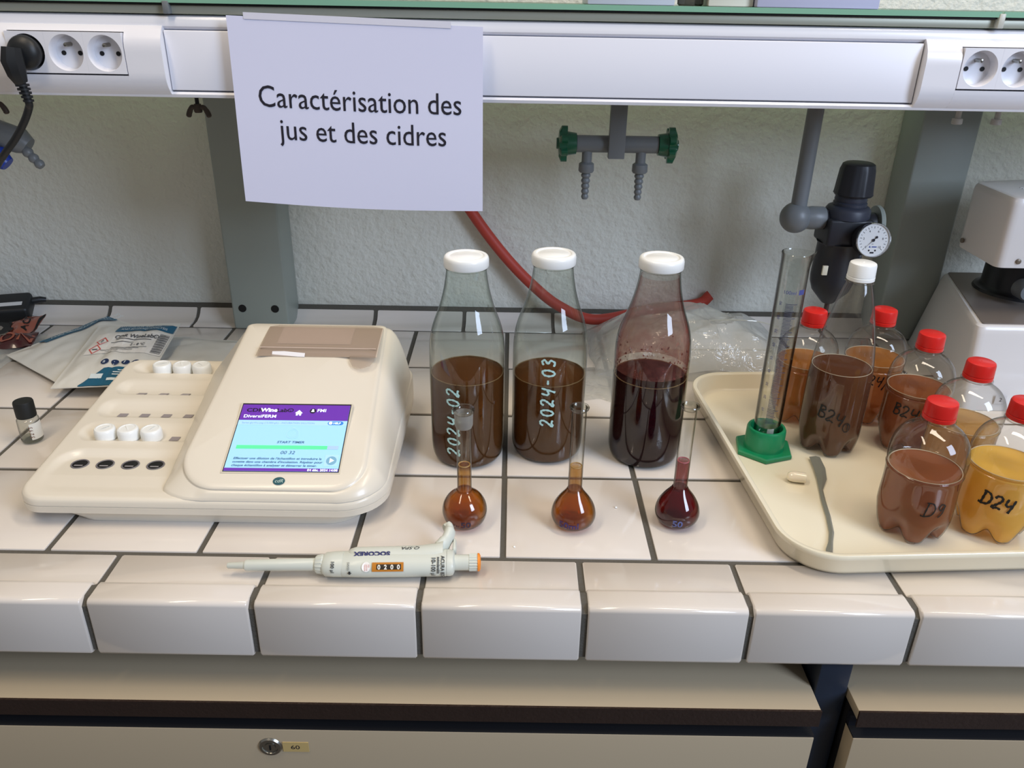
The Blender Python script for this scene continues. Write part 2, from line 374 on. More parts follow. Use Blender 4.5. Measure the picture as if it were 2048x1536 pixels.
def socket(cx,cz,label,n):
    s=thing('wall_socket',label,'socket',(cx,.34,cz),group='white round wall sockets in the trunking')
    hw=.0222; n2=40; yf=.3337; V=[];F=[]
    # plate with a round opening and a recessed well
    sq=[];ci=[]
    for i in range(n2):
        a=2*PI*i/n2+PI/4; dx,dz=math.cos(a),math.sin(a); k=hw/max(abs(dx),abs(dz)); sq.append((dx*k,dz*k)); ci.append((dx,dz))
    rings=[[(a*1,.017+0*b,b) for a,b in sq],[(a,0,b) for a,b in sq],[(a*.0198,0,b*.0198) for a,b in ci],[(a*.0193,.0012,b*.0193) for a,b in ci],[(a*.0178,.0135,b*.0178) for a,b in ci],[(a*.015,.0142,b*.015) for a,b in ci]]
    for rg in rings: V+=[(cx+a,yf+y,cz+b) for a,y,b in rg]
    for k in range(len(rings)-1):
        for i in range(n2): F.append((k*n2+i,k*n2+(i+1)%n2,(k+1)*n2+(i+1)%n2,(k+1)*n2+i))
    F.append(tuple(range((len(rings)-1)*n2,len(rings)*n2)))
    fixn(mk('face_plate',V,F,M_white,s,world=True))
    p=lathe_o('earth_pin',[(.0024,0),(.0024,-.012),(.0018,-.0135),(.0004,-.014)],M_steel,s,20,(cx,yf+.0145,cz+.0085),'Y',world=True); p['label']='steel earth pin'
    for dx in(-.0095,.0095):
        q=lathe_o('pin_hole',[(.0026,0),(.0026,-.0008)],M_dark,s,20,(cx+dx,yf+.0142,cz-.001),'Y',world=True); q['label']='black pin hole'
    return s
socket(-.5583,.4525,'round socket with the black plug in it, left end of trunking',0)
socket(-.5138,.4525,'empty round socket directly to the right of the black plug',1)
socket(-.4693,.4525,'empty round socket farthest right of the left-hand socket panel',2)
socket(.5428,.4450+.0075,'empty round socket nearer the middle on the right-hand socket panel',3)
socket(.5873,.4450+.0075,'empty round socket cut by the right edge of the picture',4)
# plug
pl=thing('power_plug','black angled mains plug with cable pushed into the left socket','plug',(-.5583,.33,.4525))
lathe_o('plug_disc',[(.016,.0125),(.0172,.0),(.0185,-.004),(.0185,-.0075),(.0165,-.012),(.010,-.0155),(.002,-.016)],M_black,pl,40,(0,.0037-.0,0),'Y')
V,F=tube([(-.004,-.019,.006),(-.005,-.021,-.008),(-.004,-.020,-.022),(-.003,-.017,-.031)],[.0105,.0125,.0105,.0075],8); mk('plug_grip',V,F,M_black,pl,True,30)
for k in range(5):
    lathe_o('strain_relief_ring',[(.0035,0),(.0074-.0004*k,.0003),(.0074-.0004*k,.0026),(.0035,.003)],M_black,pl,20,(-.003+.0004*k,-.0165+.0006*k,-.0355-.0043*k))
mk('cable',*tube(bez([(-.003,-.017,-.030),(-.0015,-.0145,-.052),(-.0055,-.010,-.0600),(-.0165,-.007,-.0760),(-.034,-.003,-.0960),(-.056,.003,-.116),(-.085,.020,-.140),(-.15,.02,-.22),(-.23,.01,-.34),(-.29,.0,-.425),(-.36,-.01,-.446),(-.55,-.02,-.446)],8),.0042,14),M_black,pl)
# ---------------- shelf above ----------------
gs=thing('glass_shelf','clear glass shelf with a green edge above the white trunking','shelf',(0,.5,.503))
box('glass_pane',(-1.3,.5575,.346,.66,.5065,.5125),clear('shelf_glass_face',(206,226,214),(150,190,165),gloss=.8),gs,.0006,world=True)
box('glass_edge',(-1.3,.5575,.3446,.3458,.5066,.5124),mat('green_glass_edge',(128,176,150),.2,coat=.4),gs,world=True)
box('glass_pane',(.5605,1.4,.346,.66,.5065,.5125),MATS['shelf_glass_face'],gs,.0006,world=True)
box('glass_edge',(.5605,1.4,.3446,.3458,.5066,.5124),MATS['green_glass_edge'],gs,world=True)
box('support_rail',(-1.3,1.4,.352,.372,.4950,.5045),mat('satin_aluminium',(176,176,160),.4,metal=.3),gs,.001,world=True)
box('seal',(-1.3,1.4,.348,.372,.5046,.5064),M_dark,gs,world=True)  # thin black strip between the support rail and the glass
box('bracket',(-.3985,-.3915,.343,.36,.495,.5085),M_greypp,gs,.001,world=True); box('bracket',(.5555,.5625,.3435,.36,.495,.5105),mat('satin_aluminium_b',(190,190,180),.35),gs,.001,world=True)
def shelfbox(x0,x1,y,m,name,label,cat,h=.09):
    return tag(recenter(box(name,(x0,x1,y,y+.08,.5126,.5126+h),m,None,.0015),((x0+x1)/2,y+.04,.5126)),label,cat)
shelfbox(.0856,.1855,.352,mat('pale_blue_carton',(206,212,222),.5),'storage_box','pale blue-grey box on the glass shelf, left one of the row','box')
shelfbox(.2795,.4195,.352,mat('lilac_carton',(198,198,224),.5),'storage_box','wide lilac box on the glass shelf, right end of the row','box')
shelfbox(.2260,.2780,.362,mat('ivory_carton',(232,232,214),.5),'storage_box','ivory box on the glass shelf between the jar and lilac box','box')
jr=lathe_o('sample_jar',[(.013,0),(.015,.002),(.015,.06),(.010,.07),(.010,.08)],clear('dark_jar_glass',(150,150,146),(40,40,40)),None,32); jr.location=(.207,.372,.5127); tag(jr,'small dark glass jar standing on the glass shelf between boxes','jar')
shelfbox(-.5,-.405,.36,mat('grey_case',(150,152,150),.5),'storage_box','grey box on the glass shelf above the left socket panel','box')
# ---------------- paper sign ----------------
def sheet_pt(a,b):  # a 0..1 left-right, b 0..1 top-bottom
    x=-.3235+.2905*a-.002*b*(1-a)
    z=.4950-.0075*a-.2085*b-(.004*math.sin(PI*a))*b
    y=.3325+.0022*math.sin(PI*a)-.006*b-.004*b*b+.012*max(0,b-.5)**2
    return Vector((x,y,z))
def sheet_fn(u_,v_):
    a=u_/.297;b=v_/.21; p=sheet_pt(a,b); n=(sheet_pt(a+.01,b)-p).cross(sheet_pt(a,b-.01)-p).normalized(); return p,n
V=[sheet_pt(i/24,j/18) for j in range(19) for i in range(25)]
F=[(j*25+i,j*25+i+1,(j+1)*25+i+1,(j+1)*25+i) for j in range(18) for i in range(24)]
sg=thing('paper_sign','white landscape paper sign hanging from trunking with printed French title','sign',(-.178,.333,.28))
sh=mk('sheet',V,F,M_paper,sg,world=True,ang=180)
def fliptext(s,size,cx,base,bold=0,sx=1):
    V,F=text2d(s,size,'CENTER',0,bold); return [(cx+x*sx,base-y) for x,y in V],[f_[::-1] for f_ in F]
decal('lettering',[fliptext('Caractérisation des',.0345,.150,.0965,0,.90)],sheet_fn,M_ink,sg,.0005,True)
decal('lettering',[fliptext('jus et des cidres',.0345,.152,.1325,0,.90)],sheet_fn,M_ink,sg,.0005,True)
tp=mat('clear_tape',(216,216,228),.15); decal('adhesive_tape',[rect2(.02,-.004,.26,.003,12,1)],lambda a,b:(sheet_fn(a,max(b,0))[0]+Vector((0,-.0004,-min(b,0))),Vector((0,-1,0))),tp,sg,.0002,True)
# ---------------- taps ----------------
def barb(n=5,r0=.0048,L=.038):
    pr=[]
    for i in range(n):
        z=-L*i/n; rr=r0-.0003*i; pr+=[(rr*.78,z),(rr*1.05,z-L/n*.35),(rr*1.08,z-L/n*.6),(rr*.8,z-L/n*.97)]
    pr+=[(.0025,-L),(.001,-L)]; return pr
tpz=.334
tap=thing('double_gas_tap','grey double lab tap with green star knobs hanging under the trunking','tap',(.148,.5,.33))
box('bracket',(.1365,.1590,.484,.497,.317,.4035),M_greypp,tap,.001,world=True)
lathe_o('manifold',[(.0118,.093),(.0118,.2075)],M_greypp,tap,32,(0,.505,tpz),'X',world=True)
def starknob(xs,sgn):
    V=[];F=[];n=70
    pr=[(.0145,0),(.0165,.0125),(.0165,.013),('s',.0132),('s',.0215),(.018,.0245),(.008,.0255),(.0075,.028),(.0005,.0282)]
    for rr,z in pr:
        for i in range(n):
            a=2*PI*i/n; q=(.0215+.0035*max(-1,min(1,2.2*math.cos(7*a)))) if rr=='s' else rr
            V.append((xs+sgn*z,.505+q*math.cos(a),tpz+q*math.sin(a)))
    for k in range(len(pr)-1):
        for i in range(n): F.append((k*n+i,k*n+(i+1)%n,(k+1)*n+(i+1)%n,(k+1)*n+i))
    F+=[tuple(range(n)),tuple((len(pr)-1)*n+i for i in range(n))]
    k=fixn(mk('star_knob',V,F,M_greenp,tap,world=True,ang=35)); k['label']='dark green star knob'
starknob(.0925,-1); starknob(.2080,1)
for nx in(.1085,.1850):
    k=lathe_o('hose_nozzle',[(.0072,.0),(.0072,-.016),(.0108,-.0185),(.0112,-.028),(.0095,-.0305),(.0062,-.031)]+[(a*1.35,b-.031) for a,b in barb()],M_greypp,tap,32,(nx,.505,tpz-.009),'Z',world=True)
lt=thing('water_tap','blue and grey lab tap half out of frame at left','tap',(-.70,.5,.32))
mk('valve_body',*tube([(-.76,.50,.345),(-.72,.50,.335),(-.69,.50,.325),(-.68,.50,.318)],[.017,.019,.018,.012],20),M_greypp,lt,world=True)
mk('blue_collar',*tube([(-.745,.485,.315),(-.715,.482,.305),(-.705,.482,.296)],[.013,.016,.010],20),mat('blue_plastic',(28,58,150),.35),lt,world=True)
pr=barb(4,.0072,.042); D=Vector((.68,-.15,-.72)).normalized(); mk('hose_nozzle',*tube([Vector((-.690,.495,.322))+D*(-b) for a,b in pr],[a for a,b in pr],20),M_greypp,lt,world=True)
# wing screws & bolts below trunking
def wing(x,y,label):
    t=thing('wing_screw',label,'screw',(x,y,.36)); lathe_o('stem',[(.0026,.024),(.0026,.043)],M_gap,t,16); m=mat('dark_bronze',(70,62,56),.5,metal=.4)
    lathe_o('hub',[(.0045,.014),(.0055,.016),(.0045,.025)],m,t,20)
    for s_ in(-1,1): mk('wing',*tube(bez([(s_*.003,0,.020),(s_*.008,0,.0205),(s_*.0125,0,.013),(s_*.0135,0,.008)],5),[.0032]*8+[.0036]*6+[.003,.002],12),m,t)
wing(-.4145,.45,'dark wing screw under the trunking beside the left post')
wing(-.6830,.45,'dark wing screw under the trunking near the plug cable')
for bx,by,lb in((.5920,.45,'short pale bolt under the trunking in front of right post'),(.6440,.45,'short pale bolt under the trunking to the right of right post')):
    b=lathe_o('levelling_bolt',[(.0035,.0275),(.0035,.0075),(.0065,.0072),(.0068,.001),(.0055,0)],mat('pale_nylon',(180,180,176),.4),None,24); b.location=(bx,by,.376); tag(b,lb,'bolt')
# ---------------- air line + regulator ----------------
al=thing('air_pipe','grey air pipe with ball elbow running down from the trunking','pipe',(.42,.5,.235))
mk('pipe',*tube([(.4205,.5,.4035),(.4195,.5,.25)],.0113,24),M_greypp,al,world=True)
lathe_o('ball_elbow',[(.0225*math.sin(a),-.0225*math.cos(a)) for a in [PI*i/16 for i in range(17)]],M_greypp,al,32,(.4175,.5,.2355),capb=False,capt=False,world=True)
lathe_o('union',[(.0150,.428),(.0168,.440),(.0165,.457),(.0150,.459)],M_greypp,al,32,(0,.5,.2355),'X',world=True)
rg=thing('pressure_regulator','black compressed air regulator with knob, round gauge and filter bowl','regulator',(.49,.5,.1)); rx=.4890
M_blk2=mat('black_nylon',(34,36,42),.42); M_navyp=mat('charcoal_blue_plastic',(50,54,66),.45)
V=[];F=[];n=72;pr=[(.0255,.2695),(.0268,.272),(.0262,.276),(.0238,.306),(.0220,.3135),(.0185,.3155),(.0005,.3158)]
for rr,z in pr:
    for i in range(n):
        a=2*PI*i/n; q=rr*(1+(.035*max(0,math.cos(9*a)) if .27<z<.312 else 0)); V.append((rx+.006+q*math.cos(a),.5+q*math.sin(a),z))
for k in range(len(pr)-1):
    for i in range(n): F.append((k*n+i,k*n+(i+1)%n,(k+1)*n+(i+1)%n,(k+1)*n+i))
F+=[tuple(range(n))[::-1],tuple((len(pr)-1)*n+i for i in range(n))]; mk('adjusting_knob',V,F,M_blk2,rg,world=True,ang=30)
lathe_o('neck',[(.0235,.252),(.0235,.2595),(.0215,.261),(.0225,.2635),(.0215,.27)],M_navyp,rg,40,(rx+.004,.5,0),world=True)
lathe_o('bonnet',[(.0315,.238),(.0315,.249),(.0285,.2535),(.0235,.2555)],M_navyp,rg,40,(rx+.003,.5,0),world=True)
box('body',(rx-.030,rx+.034,.473,.53,.199,.239),M_blk2,rg,.004,3,world=True)
lathe_o('inlet_collar',[(.0155,.457),(.0165,.461),(.0150,.4625)],M_blk2,rg,6,(0,.5,.2345),'X',world=True)
lathe_o('bowl',[(.0005,.1055),(.0085,.106),(.0125,.110),(.0265,.126),(.0310,.139),(.0318,.150),(.0300,.198),(.0320,.2015)],M_blk2,rg,40,(rx-.001,.5,0),world=True)
box('bowl_catch',(rx+.026,rx+.033,.488,.50,.166,.184),M_blk2,rg,.002,world=True)
box('rating_label',(rx-.0290,rx-.0215,.4700,.4735,.158,.172),mat('label_cream',(214,208,186),.6),rg,.0003,world=True)
lathe_o('drain_stub',[(.0030,.085),(.0036,.087),(.0036,.107)],mat('dark_brown_rubber',(66,48,44),.5),rg,16,(rx-.0005,.5,0),world=True)
mk('outlet_boss',*lathe([(.013,rx+.030),(.0165,rx+.036),(.0165,rx+.047)],32,(0,.508,.226),'X',True,True),M_blk2,rg,world=True)
lathe_o('mounting_disc',[(.0275,rx+.050),(.0285,rx+.0545),(.0265,rx+.0565)],M_post,rg,48,(0,.512,.224),'X',world=True)
# gauge: faces the room, turned a little
gd=Vector((.02,-.985,.17)).normalized(); gc=Vector((.5165,.452,.2165)); gx=gd.cross(Vector((0,0,1))).normalized()*-1; gx=Vector((0,0,1)).cross(gd).normalized(); gy=gd.cross(gx).normalized()
def gfn(rr,a,d): return gc+gx*(rr*math.cos(a))+gy*(rr*math.sin(a))+gd*d
def gl_o(name,pr,m,par,n=56,capt=True):
    V=[gfn(rr,2*PI*i/n,d) for rr,d in pr for i in range(n)]; F=[(k*n+i,k*n+(i+1)%n,(k+1)*n+(i+1)%n,(k+1)*n+i) for k in range(len(pr)-1) for i in range(n)]
    if capt: F.append(tuple((len(pr)-1)*n+i for i in range(n)))
    return mk(name,V,F,m,par,world=True)
gg=gl_o('gauge_case',[(.008,-.035),(.0150,-.022),(.0235,-.018),(.0242,-.004)],M_blk2,rg)
for q in(gl_o('chrome_rim',[(.0243,-.005),(.0247,.001),(.0238,.0025),(.0228,.001),(.0225,-.001)],mat('polished_chrome',(205,205,205),.12,metal=1),gg,capt=False),gl_o('dial',[(.0228,-.0015),(.0227,-.001)],mat('gauge_white',(226,228,228),.5),gg)): pass
gpf=lambda a,b:(gc+gx*a+gy*b,gd)
prt=[]
for i in range(21):
    ang=math.radians(225-13.5*i); L=.003 if i%2==0 else .0017; r1=.0195; c,s=math.cos(ang),math.sin(ang); wd=.0003
    prt.append(poly2([(r1*c-wd*s,r1*s+wd*c),((r1-L)*c-wd*s,(r1-L)*s+wd*c),((r1-L)*c+wd*s,(r1-L)*s-wd*c),(r1*c+wd*s,r1*s-wd*c)]))
for num,i in(('0',0),('2',4),('4',8),('6',12),('8',16),('10',20)):
    ang=math.radians(225-13.5*i); prt.append(move2(text2d(num,.0044,'CENTER'),.0138*math.cos(ang),.0138*math.sin(ang)-.0015))
prt+=[move2(text2d('bar',.0022,'CENTER'),0,-.006)]
decal('scale_markings',prt,gpf,M_ink,gg,-.0008,True)
decal('maker_mark',[poly2([(-.0052,-.0105),(-.0022,-.0105),(-.0037,-.0078)]),rect2(-.001,-.0102,.0062,-.0088)],gpf,mat('blue_ink',(30,60,150),.6),gg,-.0008,True)
decal('dial_foot_marks',[disc2(-.0045,-.0145,.0013),disc2(.0045,-.0145,.0013),rect2(-.0028,-.0188,.0028,-.0165)],gpf,M_ink,gg,-.0008,True)
c,s=math.cos(math.radians(225)),math.sin(math.radians(225))
decal('needle',[poly2([(-.0006*s-.006*c,.0006*c-.006*s),(.0165*c,.0165*s),(.0006*s-.006*c,-.0006*c-.006*s)]),disc2(0,0,.0022),disc2(-.006*c,-.006*s,.0018)],gpf,M_ink,gg,.0003,True)
gl_o('crystal',[(.0232,.0008),(.0231,.0012)],clear('gauge_crystal',(250,250,250),(210,210,210),gloss=.5),gg)
# ---------------- red hose ----------------
hz=mk('rubber_hose',*tube(bez([(-.19,.664,.41),(-.13,.664,.30),(-.0664+.0,.662,.2),(-.012,.658,.128),(.0408,.65,.0745),(.09,.638,.04),(.150,.628,.022),(.25,.660,.030),(.33,.666,.040),(.352,.668,.056)],12),.0092,20),M_hose,None)
tag(recenter(hz,(.1,.65,.0)),'thick red rubber hose hanging down the wall behind the glass bottles','hose')
# =====================================================================  ANALYSER
dv=thing('bench_analyser','cream wine lab analyser with lit touch screen and rows of cell caps','lab analyser',(-.325,.195,0))
def rrect(x0,x1,y0,y1,rad,n=12):
    """rad=(FL,FR,BR,BL)"""
    if not isinstance(rad,(tuple,list)): rad=(rad,)*4
    out=[]
    for (cx,cy,rr,a0) in((x0+rad[0],y0+rad[0],rad[0],PI),(x1-rad[1],y0+rad[1],rad[1],1.5*PI),(x1-rad[2],y1-rad[2],rad[2],0),(x0+rad[3],y1-rad[3],rad[3],.5*PI)):
        for k in range(n+1): a=a0+PI/2*k/n; out.append((cx+rr*math.cos(a),cy+rr*math.sin(a),math.cos(a),math.sin(a)))
    return out
def ring_loft(rings,capb=False,capt=False):
    n=len(rings[0]); V=[p for rg_ in rings for p in rg_]; F=[(k*n+i,k*n+(i+1)%n,(k+1)*n+(i+1)%n,(k+1)*n+i) for k in range(len(rings)-1) for i in range(n)]
    if capb: F.append(tuple(range(n))[::-1])
    if capt: F.append(tuple((len(rings)-1)*n+i for i in range(n)))
    return V,F
X0,X1,Y0,Y1=-.519,-.128,.0435,.345
def deck0(y): return .0355+.0265*(y-.045)/.30
CH=[(.1705,.0225),(.2220,.0240),(.2725,.0220),(.3235,.0185)]
def sdbox(x,y,cx,cy,hx,hy,rr):
    qx=abs(x-cx)-hx+rr; qy=abs(y-cy)-hy+rr; return math.hypot(max(qx,0),max(qy,0))+min(max(qx,qy),0)-rr
def deck(x,y):
    z=deck0(y)
    for yc,hw in CH:
        d=sdbox(x,y,-.383,yc,.122,hw,.0205)
        if d<0:
            s_=(y-(yc-hw)); a_=max(0,min(1,s_/.0055)); b_=max(0,min(1,(yc+hw-y)/(.026))); c_=max(0,min(1,-d/.014))
            sm=lambda t:t*t*(3-2*t)
            z-=.0062*min(sm(a_),1)*sm(b_)*(.25+.75*sm(c_))*min(1,-d/.0035)
    d=sdbox(x,y,-.425,.094,.084,.041,.03); t=max(0,min(1,-d/.013)); t=t*t*(3-2*t); z-=t*(.0010+.11*max(0,y-.085))
    return z
con=rrect(X0,X1,Y0,Y1,(.028,.05,.03,.02))
RF=(.028,.05,.03,.02)
def clampin(x,y):
    for (cx,cy,rr,sx,sy) in((X0+RF[0],Y0+RF[0],RF[0],-1,-1),(X1-RF[1],Y0+RF[1],RF[1],1,-1),(X1-RF[2],Y1-RF[2],RF[2],1,1),(X0+RF[3],Y1-RF[3],RF[3],-1,1)):
        dx,dy=(x-cx)*sx,(y-cy)*sy
        if dx>0 and dy>0:
            d=math.hypot(dx,dy); m_=max(dx,dy)
            k=m_/d; return cx+sx*dx*k,cy+sy*dy*k
    return x,y
def edge_d(x,y):
    cx_,cy_=(X0+X1)/2,(Y0+Y1)/2; rr=RF[(0 if x<cx_ else 1) if y<cy_ else (3 if x<cx_ else 2)]
    return -sdbox(x,y,cx_,cy_,(X1-X0)/2,(Y1-Y0)/2,rr)
nx,ny=210,210; V=[];F=[]
for j in range(ny+1):
    for i in range(nx+1):
        x=X0+(X1-X0)*i/nx; y=Y0+(Y1-Y0)*j/ny; x,y=clampin(x,y)
        # keep on the outline without folding
        e=edge_d(x,y); zz=deck(x,y)-(.0025*(1-max(0,min(1,e/.004)))**2 if e<.004 else 0)
        V.append((x,y,zz))
F=[(j*(nx+1)+i,j*(nx+1)+i+1,(j+1)*(nx+1)+i+1,(j+1)*(nx+1)+i) for j in range(ny) for i in range(nx)]
mk('deck',V,F,M_cream,dv,world=True,ang=80)
def oring(o_,zf): return [(x+nx_*o_,y+ny_*o_,zf(x,y)) for x,y,nx_,ny_ in con]
rings=[oring(-.0012,lambda x,y:deck0(y)-.0014),oring(-.0001,lambda x,y:deck0(y)-.0024),oring(.0010,lambda x,y:deck0(y)-.0045),oring(.0012,lambda x,y:.0262),oring(.0002,lambda x,y:.0258),oring(.0002,lambda x,y:.0252),oring(.0012,lambda x,y:.0248),oring(.0006,lambda x,y:.0172),oring(-.0030,lambda x,y:.0165)]
mk('upper_shell',*ring_loft(rings),M_cream,dv,world=True,ang=35)
bc=rrect(-.500,-.140,.050,.338,(.03,.045,.03,.03))
def bring(oL,o_,z): return [(x+(oL if nx_<-.3 else o_*0)+ -nx_*o_*0 - (nx_*o_),y-ny_*o_,z) for x,y,nx_,ny_ in bc]
bc2=rrect(-.470,-.150,.0545,.332,(.03,.045,.03,.03))
rings=[[(x,y,.0172) for x,y,a,b in bc],[(x+.35*(x2-x),y+.35*(y2-y),.0115) for (x,y,a,b),(x2,y2,c_,d_) in zip(bc,bc2)],[(x+.85*(x2-x),y+.85*(y2-y),.0035) for (x,y,a,b),(x2,y2,c_,d_) in zip(bc,bc2)],[(x,y,.0004) for x,y,a,b in bc2]]
fixn(mk('base',*ring_loft(rings,True,True),M_cream,dv,world=True,ang=50))
# housing
TP=[(.040,.0430),(.048,.0462),(.070,.0552),(.156,.0900),(.200,.1060),(.237,.1170),(.270,.1245),(.300,.1300),(.315,.1300),(.325,.1255),(.34,.1)]
def T(y):
    if y<=TP[0][0]: return TP[0][1]
    for (a,za),(b,zb) in zip(TP,TP[1:]):
        if y<=b: return za+(zb-za)*(y-a)/(b-a)
    return TP[-1][1]
def Ts(y): return sum(T(y+d) for d in(-.008,-.004,0,.004,.008))/5
cr=rrect(-.352,-.150,.051,.318,(.045,.035,.012,.012),14)
def squeeze(x,y):   # top narrows slightly towards the rear
    t=(y-.05)/.27; return (x+.016*t if x<-.25 else x-.008*t)
rings=[]
def wall_ring(k,drop):
    out=[]
    for x,y,nx_,ny_ in cr:
        h=Ts(y)-deck0(y); xx=squeeze(x,y)
        m=0.0
        while edge_d(xx+nx_*m,y+ny_*m)>.0008 and m<.06: m+=.0004
        lw_=max(0,-nx_)**2; bw=max(0,ny_)**2
        m=m*(1-lw_-bw)+.78*h*lw_+.15*h*bw
        kk=k if nx_<0 else k**.8
        z=Ts(y)-drop-(h-drop)*(k**(1.0 if nx_<-.3 else 1.9))
        out.append((xx+nx_*m*kk,y+ny_*m*kk,z+(-.0015 if k==1 else 0)))
    return out
for k in(1,.93,.85,.75,.65,.5,.35,.2,.1,.04): rings.append(wall_ring(k,.0035))
def in_ring(ins,dz):
    cx,cy=-.249,.185; out=[]
    for x,y,nx_,ny_ in cr:
        xx=squeeze(x,y)-nx_*ins; yy=y-ny_*ins; out.append((xx,yy,Ts(yy)-dz))
    return out
rings.append(in_ring(-.0008,.0026)); rings.append(in_ring(.0002,.0013)); rings.append(in_ring(.0022,.0003)); rings.append(in_ring(.005,0))
base=in_ring(.005,0)
for k in(.9,.8,.65,.5,.35,.2,.06):
    out=[]
    for x,y,z in base:
        X=-.25+(x+.25)*k; Y=.185+(y-.185)*k; out.append((X,Y,Ts(Y)))
    rings.append(out)
fixn(mk('housing',*ring_loft(rings,False,True),M_cream,dv,world=True,ang=75))
def hfn(u_,v_):  # x,y -> point on housing top
    z=Ts(v_); n=Vector((0,-(Ts(v_+.002)-Ts(v_-.002))/.004,1)).normalized(); return Vector((u_,v_,z)),n
# screen, local u 0..1.2 (x) v 0..0.9 (up)
so=Vector((-.3015,.0700,Ts(.0700)+.0006)); sux=Vector((.1225,0.0012,0)); st=Vector((0,.0870,Ts(.157)-Ts(.07))); sfn=plane_fn(so,sux,st)
sn=sfn(0,0)[1]
def slab(name,u0,v0,u1,v1,d0,d1,m,par): 
    V=[]
    for d in(d0,d1):
        for a,b in((u0,v0),(u1,v0),(u1,v1),(u0,v1)): V.append(sfn(a,b)[0]+sn*d)
    return fixn(mk(name,V,[(0,1,2,3),(4,5,6,7),(0,1,5,4),(1,2,6,5),(2,3,7,6),(3,0,4,7)],m,par,False,world=True))
slab('screen_surround',-.022,-.028,1.022,1.03,-.003,.0001,mat('screen_lip',(206,198,180),.3),dv)
slab('screen_frame',-.008,-.008,1.008,1.022,-.002,.0003,M_dark,dv)  # black slab, wider at the top, draws the dark line of the screen recess
scr=slab('touch_screen',0,0,1,1,-.001,.0005,mat('screen_glow',(150,200,238),.25,emit=.40),dv); scr['label']='lit touch screen with a light blue page'
for v in scr.data.vertices: pass
def em(name,rgb,e=.6): return mat(name,rgb,.3,emit=e)
Ep=em('screen_purple',(92,40,150),.5); Eg=em('screen_green',(80,205,140),.6); Egr=em('screen_grey',(150,178,214),.5); Ew=em('screen_white',(225,238,250),.75); Et=em('screen_text',(58,96,124),.15); Ed=em('screen_black',(26,14,40),.05); Eb=em('screen_blue',(48,120,200),.4); El=em('screen_band',(152,192,230),.55); Ep2=em('screen_play',(112,160,186),.3)
def sc(name,parts,m,l): decal(name,parts,sfn,m,scr,l,True)
def st_(s,size,x,y,al='LEFT',sx=1.,bold=0,shear=0):   # text in screen units, size relative to height
    V,F=text2d(s,size,al,shear,bold); k=(.0870**2+.035**2)**.5/.1225
    return [(x+a*k*sx,y+b) for a,b in V],F
sc('header_bar',[rect2(0,.755,1,1)],Ep,.0007); sc('footer_bar',[rect2(0,0,1,.042)],Ep,.0007)
sc('title_band',[rect2(0,.68,1,.745)],El,.0007)
sc('progress_bar',[rect2(.05,.318,.865,.372)],Eg,.0008); sc('progress_track',[rect2(.865,.318,.965,.372)],Egr,.0008)
sc('header_dark_text',[st_('CDR',.078,.045,.885,sx=1.25,bold=.002),st_('Lab®',.078,.325,.885,sx=1.2,bold=.002),disc2(.662,.905,.030,.038)],Ed,.0009)
sc('header_white_text',[st_('Wine',.078,.178,.885,sx=1.15,bold=.003),st_('DiversiFERM',.066,.033,.79,sx=1.15,bold=.001),st_('FMI',.066,.70,.888,sx=1.15,bold=.001),
  poly2([(.50,.865),(.535,.915),(.572,.865)]),rect2(.512,.828,.53,.866),rect2(.542,.828,.56,.866),rect2(.512,.848,.56,.868),disc2(.662,.917,.010,.014),rect2(.648,.888,.676,.902)],Ew,.0012)
sc('title_text',[st_('Series glu+fru pag (15,000 g/L) - INCUBATION DILUTION',.036,.035,.70)],em('screen_softgrey',(128,164,196),.3),.0009)
sc('help_button',[rect2(.845,.688,.945,.742),disc2(.845,.715,.022,.027),disc2(.945,.715,.022,.027)],Eb,.0009)
sc('help_text',[disc2(.85,.715,.017,.022),st_('HELP',.04,.875,.70,bold=.001)],Ew,.0011)
sc('timer_icon',[disc2(.525,.55,.055,.075,36,.9),disc2(.525,.55,.040,.055,36,.95),rect2(.512,.63,.538,.645),disc2(.56,.505,.018,.024,20,.75)],El,.0009)
sc('body_text',[st_('START TIMER',.045,.525,.405,'CENTER',1.2,.0006,.2),st_('00 32',.065,.52,.245,'CENTER',1.15,0,.2),st_("Effectuer une dilution de l'échantillon et introduire la",.044,.055,.165,sx=1.08,bold=.0006,shear=.15),
  st_("cuvette dans une chambre d'incubation. Répéter pour",.044,.055,.115,sx=1.08,bold=.0006,shear=.15),st_("chaque échantillon à analyser et démarrer le timer.",.044,.055,.065,sx=1.08,bold=.0006,shear=.15)],Et,.0009)
sc('play_button_back',[rect2(.865,.075,.985,.24)],El,.0008); sc('play_button',[disc2(.925,.155,.046,.062)],Ep2,.001); sc('play_arrow',[poly2([(.91,.12),(.91,.19),(.95,.155)])],Ew,.0012)
V,F=st_('04 déc. 2024 14:08',.045,.73,.004,bold=.001); sc('date_text',[(([(a,max(.002,min(b,.034))) for a,b in V]),F)],Ew,.0009)
lgo=decal('logo_badge',[disc2(-.2395,.0592,.0064,.0047,36)],hfn,mat('teal_badge',(22,82,92),.3),dv,.0006,True)
decal('logo_lettering',[move2(text2d('cdR',.0058,'CENTER',.2),-.2395,.0573)],hfn,mat('pale_metal_print',(190,214,206),.3),lgo,.0009,True)
lgo.data.update()
